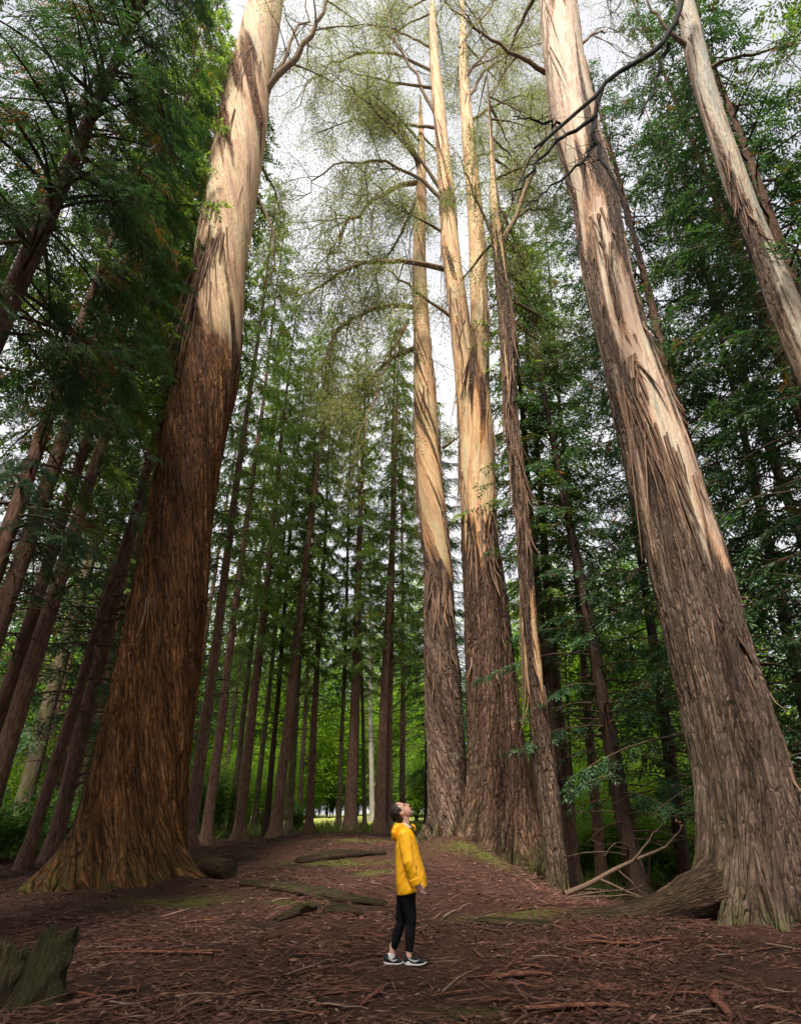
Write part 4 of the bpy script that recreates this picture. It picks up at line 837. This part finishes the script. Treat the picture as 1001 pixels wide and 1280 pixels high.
NAMED = [((595, 1218), (692, 1223), 2.6, 0, 'long flat reddish bark strip lying right of the person\'s shoes'), ((555, 1250), (600, 1218), 1.0, 1, 'straight stick pointing from lower right toward the person\'s shoes'),
         ((550, 1150), (592, 1133), 1.8, 1, 'pale curved stick lying right of the person\'s knees'), ((902, 1275), (908, 1246), 2.6, 0, 'short thick bark piece upright in the picture at the bottom right'),
         ((370, 1196), (415, 1200), 1.3, 0, 'thin red bark strip left of the person at shoe height'), ((130, 1192), (265, 1196), 1.6, 0, 'long red bark strip in front of the left giant'),
         ((340, 1130), (370, 1126), 2.2, 1, 'pale stick lying against the mossy log'), ((640, 1260), (790, 1268), 2.0, 0, 'long dark bark strip along the bottom right edge'), ((720, 1180), (800, 1184), 1.8, 0, 'reddish strip lying before the right giant\'s root'),
         ((600, 1095), (640, 1080), 2.2, 1, 'pale branch lying at the foot of the mossy mound'), ((360, 1222), (410, 1204), 1.0, 1, 'thin slanting stick left of the person\'s feet'), ((445, 1262), (490, 1235), 1.2, 0, 'slanting bark strip in the bottom centre, below the person')]
for pa, pb, wdt, st, lab in NAMED: lay('shed_stick' if st else 'bark_strip', (STK if st else STR)[len(lab) % (4 if st else 7)], pa, pb, wdt, lab, 'stick' if st else 'bark strip')
rg = np.random.default_rng(77)
for k in range(150):
    px = rg.uniform(5, 995); py = 1052 + 225 * rg.random() ** .9; ln = rg.uniform(18, 75) * (.35 + .65 * (py - 1040) / 240); an = rg.normal(0, .32)
    if px > 700 and py < 1165 or (px < 280 and py < 1125) or px < 75: continue
    st = rg.random() < .22
    whr = ('in front of the left giant' if px < 300 else 'at the bottom edge below the person' if py > 1222 and px < 640 else 'left of the person beside the mossy log' if px < 480 else 'between the person and the central trunks' if px < 700 and py < 1165 else 'right of the person\'s feet' if px < 720 else 'in front of the right giant')
    lay('shed_stick' if st else 'bark_strip', rg.choice(np.array((STK if st else STR), dtype=object)), (px, py), (px + ln * math.cos(an), py + ln * math.sin(an) * .5), rg.uniform(.5, 1.25),
        ('thin shed stick lying loose ' if st else 'narrow reddish bark strip lying loose ') + whr, 'stick' if st else 'bark strip', ('loose sticks ' if st else 'loose bark strips ') + whr)

# ------------------------------------------------------------------ logs, stump, roots, fallen branch
def ground_log(name, pix, radii, seed, mat, label, cat, sink=.3, amp=.35, lift=None, seg=20, n=48, moss=1.0):
    P = np.array([on_ground(*p) for p in pix]); P[:, 2] += np.asarray(radii) * (1 - 2 * sink) + (0 if lift is None else np.asarray(lift)); b = P[0].copy()
    A = lump_tube(P - b, radii, seg, seed, amp, n)
    V = A.V[0].reshape(n, seg, 3); q = A.n                                # rounded, slightly hollow ends
    for e, d in ((0, -1), (n - 1, 1)):
        c = V[e].mean(0); ax = nrm(V[e].mean(0) - V[e - d].mean(0))
        r1 = c + (V[e] - c) * .55 + ax * .02; r2 = c + (V[e] - c) * .06 + ax * .0
        s0 = A.n; A.add(np.concatenate([V[e], r1, r2]), np.concatenate([np.stack([np.arange(seg) + o_, (np.arange(seg) + 1) % seg + o_, (np.arange(seg) + 1) % seg + o_ + seg, np.arange(seg) + o_ + seg], -1) for o_ in (0, seg)]))
    return tag(ob(name, A.bark_mesh(name, moss), M['g3'], None, Vector(b)), label, cat)
ground_log('fallen_log', [(300, 1108), (340, 1112), (385, 1120), (430, 1128), (482, 1132)], [.10, .12, .12, .11, .05], 91, 'mosslog', 'long mossy log half sunk in the litter left of the person', 'log')
ground_log('mossy_root', [(345, 1152), (372, 1144), (392, 1138)], [.06, .11, .07], 92, 'mosslog', 'short mossy root hump below the long mossy log', 'root')
ground_log('mossy_root', [(405, 1141), (425, 1141), (452, 1143)], [.06, .10, .05], 93, 'mosslog', 'dark mossy root hump nearest the person\'s knees', 'root')
ground_log('mossy_root', [(370, 1078), (410, 1074), (455, 1070), (482, 1068)], [.08, .14, .14, .06], 94, 'mosslog', 'low moss-covered root across the litter behind the long log', 'root')
ground_log('mossy_root', [(600, 1152), (640, 1157), (690, 1158)], [.04, .07, .05], 95, 'mosslog', 'thin mossy root strip leading to the right giant\'s root', 'root')
lg = ground_log('sawn_log', [(240, 1090), (262, 1094), (286, 1098)], [.21, .21, .21], 96, 'mosslog', 'sawn grey log end poking out behind the left giant', 'log', sink=.15, amp=.06, moss=.6)
fb = Acc(); P = np.array([at(px, py, yy)[0] for px, py, yy in ((705, 1118, 17.5), (735, 1106, 17.8), (765, 1088, 18.2), (800, 1072, 18.8), (830, 1060, 19.2), (845, 1050, 19.4))]); b = P[0].copy()
Q = limb_points(P - b, 20); fb.tube(Q, np.linspace(.07, .03, 20), 8)
rg = np.random.default_rng(88)
for (i, d, l) in ((8, (.6, .2, -.5), 1.6), (11, (.5, -.2, .5), 1.4), (14, (-.1, .3, -.8), 1.5), (5, (.9, -.1, -.35), 2.2), (17, (.8, .1, .6), 1.2), (12, (.3, .2, -.7), 1.0)):
    t = np.linspace(0, 1, 7)[:, None]; fb.tube(Q[i] + nrm(np.array(d)) * l * t + rg.normal(0, .04, (7, 3)) * t, np.linspace(.04, .008, 7), 5)
tag(ob('fallen_branch', fb.mesh('fallen_branch', True), M['twig'], None, Vector(b)), 'pale forked branch propped against dark trunks left of the right giant', 'branch')
bp = empty('brush_pile', (5.5, 17, -.5), 'tangle of thin dead twigs at the slender eucalyptus foot', 'twigs')
for k in range(14):
    p = on_ground(rg.uniform(700, 775), rg.uniform(1100, 1125)); d = nrm(np.array([rg.uniform(.5, 1) * rg.choice([-1, 1]), rg.normal(0, .3), rg.uniform(-.05, .25)])); l = rg.uniform(.8, 2.2); t = np.linspace(0, 1, 6)[:, None]
    fb = Acc(); fb.tube(p - np.array([5.5, 17, -.5]) + d * l * t + rg.normal(0, .05, (6, 3)) * t, np.linspace(.025, .006, 6), 4)
    ob('twig', fb.mesh('twig', True), M['twig'], bp)

def stump():
    p = on_ground(20, 1262); o = empty('tree_stump', p, 'rotten split mossy stump in the bottom left corner', 'stump')
    def shard(nm, foot, tip, w0, w1, th, seed):
        """a jagged upright slab of rotten wood"""
        nu, nv = 40, 30; foot = np.array(foot); tip = np.array(tip); U, T = np.meshgrid(np.arange(nu) / nu, np.linspace(0, 1, nv)); an = U * 2 * math.pi
        top = 1 + .40 * (vn(U * 6, U * 0 + 2, seed, 6) - .5) + .3 * (vn(U * 20, U * 0 + 5, seed + 1, 20) - .5)
        C = foot + (tip - foot) * (T * top)[..., None]; wd_ = (w0 + (w1 - w0) * T ** .8) * (1 + .25 * np.exp(-T * 8))
        f = 1 + .55 * (vn(U * 12, T * 3, seed + 2, 12) - .5) + .35 * (vn(U * 20, T * 7, seed + 3, 20) - .5)
        V = C + np.stack([wd_ * f * np.cos(an), th * f * (1 - .5 * T) * np.sin(an), 0 * T], -1)
        cp = V[-1].mean(0); V = np.concatenate([V.reshape(-1, 3), cp * .5 + V[-1] * .5 - np.array([0, 0, .05]), cp + (V[-1] - cp) * .04 - np.array([0, 0, .09])])
        i = np.arange(nv + 1)[:, None] * nu; j = np.arange(nu)[None]; k = (j + 1) % nu
        ob(nm, mesh_np(nm, V, np.stack([i + j, i + k, i + nu + k, i + nu + j], -1).reshape(-1, 4), None, True), M['stump'], o)
    shard('split_slab', (.02, .0, -.25), (.18, .16, .48), .28, .19, .20, 701)
    shard('split_slab', (-.36, .05, -.25), (-.30, .12, .34), .26, .19, .20, 711)
    shard('split_slab', (-.15, .45, -.25), (-.05, .5, .30), .30, .16, .10, 721)
    shard('rotten_core', (-.12, .22, -.2), (-.10, .24, .10), .42, .34, .34, 731)
stump()

# ------------------------------------------------------------------ the person
PY = 7.7
def PP(px, py, dy=0.0):
    return at(px, py, PY + dy)[0]
FZ = float(ground_z(0.03, PY))
def loft(bm, pts, rad, seg=14, cap=True):
    """closed tube; rad = (radius across the view plane, radius in depth) per point"""
    P = np.asarray(pts, float); T = nrm(np.gradient(P, axis=0)); yv = np.array([0, 1., 0]); rings = []
    for p, t, r in zip(P, T, rad):
        ra, rb = (r, r) if np.isscalar(r) else r
        y = yv - t * np.dot(yv, t); y = y / np.linalg.norm(y); x = np.cross(y, t)
        rings.append([bm.verts.new(p + x * ra * math.cos(a) + y * rb * math.sin(a)) for a in np.arange(seg) * 2 * math.pi / seg])
    for a, b in zip(rings, rings[1:]):
        for k in range(seg): bm.faces.new((a[k], a[(k + 1) % seg], b[(k + 1) % seg], b[k]))
    bm.faces.new(rings[0][::-1]); bm.faces.new(rings[-1])
def ball(bm, c, r, rot=None):
    m4 = Matrix.Translation(Vector(c)) @ (rot or Matrix.Identity(4)) @ Matrix.Diagonal((*((r,) * 3 if np.isscalar(r) else r), 1))
    bmesh.ops.create_icosphere(bm, subdivisions=3, radius=1, matrix=m4)
def fuse(name, bm, mat, parent, voxel, smooth=4, origin=None, disp=None):
    """one continuous skin over the overlapping volumes"""
    bmesh.ops.recalc_face_normals(bm, faces=bm.faces)
    me = bpy.data.meshes.new(name); bm.to_mesh(me); bm.free(); o = ob(name, me, mat)
    r = o.modifiers.new('r', 'REMESH'); r.mode = 'VOXEL'; r.voxel_size = voxel; r.use_smooth_shade = True
    if smooth: q = o.modifiers.new('s', 'SMOOTH'); q.iterations = smooth; q.factor = .5
    dg = bpy.context.evaluated_depsgraph_get(); m2 = bpy.data.meshes.new_from_object(o.evaluated_get(dg)); o.modifiers.clear(); o.data = m2; bpy.data.meshes.remove(me); m2.name = name
    n = len(m2.vertices); V = np.empty(n * 3, np.float32); m2.vertices.foreach_get('co', V); V = V.reshape(-1, 3)
    if disp is not None:
        N = np.empty(n * 3, np.float32); m2.vertices.foreach_get('normal', N); V = V + N.reshape(-1, 3) * disp(V)[:, None]
    if origin is not None: V = V - np.asarray(origin, np.float32)
    m2.vertices.foreach_set('co', V.astype(np.float32).ravel()); m2.polygons.foreach_set('use_smooth', np.ones(len(m2.polygons), bool)); m2.update()
    if not m2.materials: m2.materials.append(mat)
    if parent is not None: o.parent = parent
    return o
def person():
    b0 = np.array([0.03, PY, FZ]); root = empty('person', b0, 'person in yellow raincoat and black leggings standing with head tilted back', 'person')
    hip = PP(508.5, 1104); chest = PP(507, 1060); neck0 = PP(506, 1034); neck1 = PP(506, 1023); hc = PP(501.5, 1015)
    rk, ra = PP(513.5, 1155, -.07), PP(511, 1197, -.09); lk, la = PP(501, 1154, .09), PP(490, 1191, .11)
    # body: skin
    bm = bmesh.new()
    loft(bm, [hip + [0, 0, -.06], hip + [0, 0, .06], PP(508, 1080), chest, PP(506, 1042), neck0], [(.11, .15), (.12, .165), (.10, .13), (.11, .155), (.09, .17), (.06, .07)])
    loft(bm, [PP(505.5, 1038), neck0, neck1, PP(504, 1018)], [.06, .056, .052, .05])
    tilt = Matrix.Rotation(R(-52), 4, 'Y')                                   # head tipped back
    ax = np.array((tilt.to_3x3() @ Vector((0, 0, 1)))); fw = np.array((tilt.to_3x3() @ Vector((1, 0, 0))))
    ball(bm, hc + ax * .025 - fw * .012, (.098, .077, .100), tilt); ball(bm, hc - ax * .035 + fw * .030, (.066, .062, .078), tilt)
    ball(bm, hc - ax * .085 + fw * .055, (.032, .034, .024), tilt)           # chin
    loft(bm, [hc + fw * .088 + ax * .02, hc + fw * .108 - ax * .012, hc + fw * .118 - ax * .026, hc + fw * .090 - ax * .034], [(.010, .010), (.013, .014), (.014, .018), (.012, .015)], 8)   # nose
    ball(bm, hc + fw * .083 + ax * .030, (.012, .052, .010), tilt)           # brow
    ball(bm, hc + fw * .088 - ax * .058, (.014, .024, .010), tilt)           # mouth
    for s in (-1, 1):
        ball(bm, hc - fw * .012 - ax * .012 + np.array([0, s * .076, 0]), (.020, .008, .032), tilt)
    for s, kn, an_, dy in ((-1, rk, ra, -.07), (1, lk, la, .09)):
        hp = hip + np.array([0.0, s * .08, -.04]); loft(bm, [hp, hp * .5 + kn * .5, kn, kn * .55 + an_ * .45, an_ + [0, 0, .05], an_], [.075, .060, .043, .038, .032, .031])
        loft(bm, [an_ + [0, 0, .02], an_ + [.005, 0, -.05], an_ + [.03, 0, -.085]], [.034, .028, .012])
    for s in (-1, 1):                                                         # arms, hands and fingers
        if s < 0: sh, el, wr = PP(505, 1042, -.17), PP(510, 1077, -.23), PP(519.5, 1100.5, -.20)
        else: sh, el, wr = PP(506, 1042, .17), PP(511, 1077, .22), PP(521, 1100, .20)
        loft(bm, [sh, sh * .5 + el * .5, el, el * .5 + wr * .5, wr], [.052, .046, .040, .036, .027])
        dn = nrm(wr - el); pal = wr + dn * .055 + np.array([0, 0, -.01]); fwd = np.array([1., 0, 0])
        loft(bm, [wr, wr + dn * .03, pal, wr + dn * .095], [(.026, .020), (.034, .016), (.040, .015), (.036, .013)])
        for k in range(4):
            o_ = wr + dn * .088 + fwd * (.030 - .020 * k); ln = (.070, .080, .074, .058)[k]; cur = np.array([.35 - .12 * k, -s * .25, 0]) * .5
            loft(bm, [o_ - dn * .02, o_ + dn * ln * .4, o_ + nrm(dn + cur * .5) * ln * .75 , o_ + nrm(dn + cur) * ln + np.array([.004, -s * .012, 0])], [.0088, .0085, .0078, .006], 8)
        o_ = wr + dn * .03 + fwd * .030; loft(bm, [o_ - fwd * .012, o_ + fwd * .016 + dn * .022, o_ + fwd * .024 + dn * .050, o_ + fwd * .022 + dn * .068], [.011, .0105, .009, .007], 8)
    fuse('body', bm, M['skin'], root, .0058, 3, b0)
    # hair, drawn back to a small bun
    bm = bmesh.new(); ball(bm, hc + ax * .034 - fw * .026, (.097, .084, .100), tilt); ball(bm, hc - ax * .02 - fw * .062, (.055, .066, .066), tilt)
    bmesh.ops.bisect_plane(bm, geom=bm.verts[:] + bm.edges[:] + bm.faces[:], plane_co=Vector(hc + fw * .034 + ax * .035), plane_no=Vector(nrm(fw * 1.0 - ax * .28)), clear_outer=True)
    bmesh.ops.holes_fill(bm, edges=bm.edges[:])
    ball(bm, hc - fw * .118 + ax * .010, (.022, .024, .026), tilt)
    fuse('hair', bm, M['hair'], root, .006, 2, b0, lambda V: (vn(V[:, 1] * 260 + 90, (V[:, 2] + V[:, 0]) * 45 + 90, 811) - .5) * .011)
    for s in (-1, 1):
        bm = bmesh.new(); ball(bm, hc + fw * .085 + ax * .010 + np.array([0, s * .030, 0]), (.007, .014, .007), tilt); fuse('eye', bm, M['eye'], root, .003, 0, b0)
        bm = bmesh.new(); ball(bm, hc + fw * .092 + ax * .030 + np.array([0, s * .030, 0]), (.006, .022, .005), tilt); fuse('eyebrow', bm, M['hair'], root, .003, 0, b0)
    bm = bmesh.new(); ball(bm, hc + fw * .099 - ax * .058, (.007, .022, .010), tilt); fuse('lips', bm, M['lip'], root, .003, 0, b0)
    # raincoat
    bm = bmesh.new()
    hem = [PP(515.5, 1122), PP(515, 1110), PP(513.5, 1098), PP(511.5, 1085), PP(509.5, 1070), PP(507.5, 1056), PP(506.5, 1046), PP(506, 1039), PP(506.5, 1034)]
    loft(bm, hem, [(.168, .20), (.172, .205), (.172, .20), (.160, .19), (.143, .18), (.132, .18), (.115, .185), (.088, .14), (.072, .085)], 28)
    bmesh.ops.bisect_plane(bm, geom=bm.verts[:] + bm.edges[:] + bm.faces[:], plane_co=Vector(PP(517, 1112.8)), plane_no=Vector((.27, 0, -1)), clear_outer=True); bmesh.ops.holes_fill(bm, edges=bm.edges[:])
    for s in (-1, 1):
        sh, el, wr = (PP(504.5, 1043, -.165), PP(510, 1077, -.235), PP(519, 1104, -.205)) if s < 0 else (PP(505.5, 1043, .165), PP(511, 1077, .225), PP(520.5, 1103, .2))
        loft(bm, [sh + [0, -s * .02, .04], sh, sh * .5 + el * .5, el, el * .4 + wr * .6, wr + nrm(wr - el) * .015], [(.05, .04), (.074, .062), (.068, .058), (.062, .054), (.058, .05), (.056, .048)], 16)
    cf = lambda V: (vn(V[:, 0] * 16 + V[:, 2] * 9 + 90, V[:, 2] * 7 + V[:, 1] * 8 + 60, 821) - .5) * .012 + (vn(V[:, 0] * 34 - V[:, 2] * 20 + 90, V[:, 2] * 14 + V[:, 1] * 9 + 60, 822) - .5) * .005
    jk = fuse('raincoat', bm, M['jacket'], root, .0085, 3, b0, cf)
    bm = bmesh.new()                                                           # hood lying on the back, and the upright collar
    loft(bm, [PP(499, 1029.5), PP(495.5, 1034), PP(493.5, 1040), PP(494.5, 1047), PP(498, 1051)], [(.030, .075), (.042, .105), (.050, .120), (.046, .105), (.02, .06)], 16)
    loft(bm, [PP(505, 1041), PP(503.5, 1034), PP(502, 1028)], [(.095, .11), (.088, .10), (.078, .088)], 20)
    bmesh.ops.bisect_plane(bm, geom=bm.verts[:] + bm.edges[:] + bm.faces[:], plane_co=Vector(PP(503.5, 1030)), plane_no=Vector((.52, 0, 1)), clear_outer=True); bmesh.ops.holes_fill(bm, edges=bm.edges[:])
    fuse('hood', bm, M['jacket'], jk, .007, 3, b0, lambda V: (vn(V[:, 0] * 26 + 50, V[:, 2] * 22 + V[:, 1] * 14 + 50, 823) - .5) * .016)
    bm = bmesh.new(); loft(bm, [PP(509.5, 1036), PP(508.5, 1031), PP(507.5, 1027.5)], [(.066, .084), (.064, .082), (.058, .074)], 18)
    bmesh.ops.bisect_plane(bm, geom=bm.verts[:] + bm.edges[:] + bm.faces[:], plane_co=Vector(PP(507, 1029.5)), plane_no=Vector((.50, 0, 1)), clear_outer=True); bmesh.ops.holes_fill(bm, edges=bm.edges[:])
    fuse('collar_lining', bm, M['lining'], jk, .006, 2, b0)
    bm = bmesh.new(); loft(bm, [PP(514.5, 1030.5, -.02), PP(518, 1033, -.02), PP(518.5, 1038, -.02)], [(.012, .05), (.014, .055), (.012, .045)], 12); fuse('collar_flap', bm, M['jacket'], jk, .006, 2, b0)
    for s in (-1,):
        bm = bmesh.new(); loft(bm, [PP(520.5, 1082, -.172), PP(520.2, 1090, -.178)], [(.006, .004), (.006, .004)], 8); fuse('pocket_edge', bm, M['eye'], jk, .003, 0, b0)
    bm = bmesh.new(); wr = PP(519, 1104, -.205); el = PP(510, 1077, -.235); d = nrm(wr - el); loft(bm, [wr - d * .055, wr - d * .035, wr + d * .018], [(.0605, .0525), (.0615, .0535), (.060, .052)], 18); fuse('cuff', bm, M['jacket'], jk, .006, 1, b0)
    # leggings
    bm = bmesh.new(); loft(bm, [hip + [0, 0, -.12], hip + [0, 0, -.02], hip + [0, 0, .08]], [(.10, .15), (.112, .16), (.095, .14)], 18)
    for s, kn, an_ in ((-1, rk, ra), (1, lk, la)):
        hp = hip + np.array([.005 if s < 0 else -.015, s * .075, -.02]); ft = an_ * .9 + kn * .1 + [0, 0, .018]
        loft(bm, [hp, hp * .6 + kn * .4 + [-.005, 0, 0], kn + [0, 0, .05], kn, kn * .62 + an_ * .38 + [-.004, 0, 0], an_ * .75 + kn * .25, ft], [.098, .082, .062, .057, .055, .043, .039], 16)
    fuse('leggings', bm, M['leggings'], root, .008, 3, b0, lambda V: (vn(V[:, 0] * 20 + 70, V[:, 2] * 26 + 70, 831) - .5) * .003)
    # shoes and socks
    for s, an_, hx, tx, yy in ((-1, ra, 503.5, 534, 1217.5), (1, la, 479, 505.5, 1211.5)):
        dy = -.09 if s < 0 else .11; hl = PP(hx, yy, dy); tl = PP(tx, yy, dy); z0 = float(ground_z(an_[0], an_[1])) + .002; L = tl[0] - hl[0]; y0 = an_[1]
        sr = ob('shoe', None, None, root); sr.location = Vector((hl[0], y0, z0) - b0)
        X = np.array([.02, .08, .18, .30, .45, .60, .75, .88, .97]) * L; top = np.array([.085, .100, .095, .088, .082, .070, .056, .046, .034]); wd_ = np.array([.030, .036, .038, .037, .040, .044, .045, .038, .022])
        def shell(bm, lo, hi, g):
            rings = []
            for x_, t_, w_ in zip(X, hi, wd_):
                l_ = lo if np.isscalar(lo) else lo[np.where(X == x_)[0][0]]; rr_ = []
                for a in np.arange(16) * 2 * math.pi / 16:
                    ca, sa = math.cos(a), math.sin(a); rr_.append(bm.verts.new((x_, (w_ + g) * ca * (1 if sa < 0 else (1 - .35 * sa)), (l_ + t_) / 2 + (t_ - l_) / 2 * np.sign(sa) * abs(sa) ** .7)))
                rings.append(rr_)
            for a, b in zip(rings, rings[1:]):
                for k in range(16): bm.faces.new((a[k], a[(k + 1) % 16], b[(k + 1) % 16], b[k]))
            bm.faces.new(rings[0][::-1]); bm.faces.new(rings[-1])
        tip = np.array([.010, .004, 0, 0, 0, 0, .004, .012, .024]); bm = bmesh.new(); shell(bm, tip + .018, top, 0.0); fuse('upper', bm, M['shoe'], sr, .0045, 4)
        bm = bmesh.new(); shell(bm, tip, tip + np.array([.034, .032, .029, .026, .024, .022, .021, .018, .012]), .006); fuse('sole', bm, M['sole'], sr, .0045, 2)
        A = Acc(); k = np.linspace(0, 1, 12); xs = L * (.20 + .46 * k); zs = .072 - .040 * np.sin(k * 2.2) ** 1.0 + .018 * k; wv = .004 + .010 * np.sin(np.pi * np.clip(k * 1.02, 0, 1)) ** .8; yv = -np.interp(xs, X, wd_) * .93 - .0045
        V = np.concatenate([np.stack([xs, yv, zs - wv * .6], -1), np.stack([xs, yv * .985, zs + wv * .6], -1)]); A.add(V, [[q, q + 1, q + 13, q + 12] for q in range(11)]); ob('side_mark', A.mesh('side_mark'), M['sole'], sr)
        A = Acc()
        for q in range(4): A.tube(np.array([[L * (.40 + .055 * q), -.022, .088 - .008 * q], [L * (.405 + .055 * q), 0, .096 - .009 * q], [L * (.40 + .055 * q), .022, .088 - .008 * q]]), .0028, 5)
        ob('laces', A.mesh('laces'), M['leggings'], sr)
        bm = bmesh.new(); loft(bm, [an_ + [-.005, 0, -.055], an_ + [-.008, 0, -.03], an_ + [-.006, 0, -.004]], [(.042, .038), (.042, .037), (.040, .036)], 14); fuse('sock', bm, M['sock'], root, .005, 2, b0)
person()
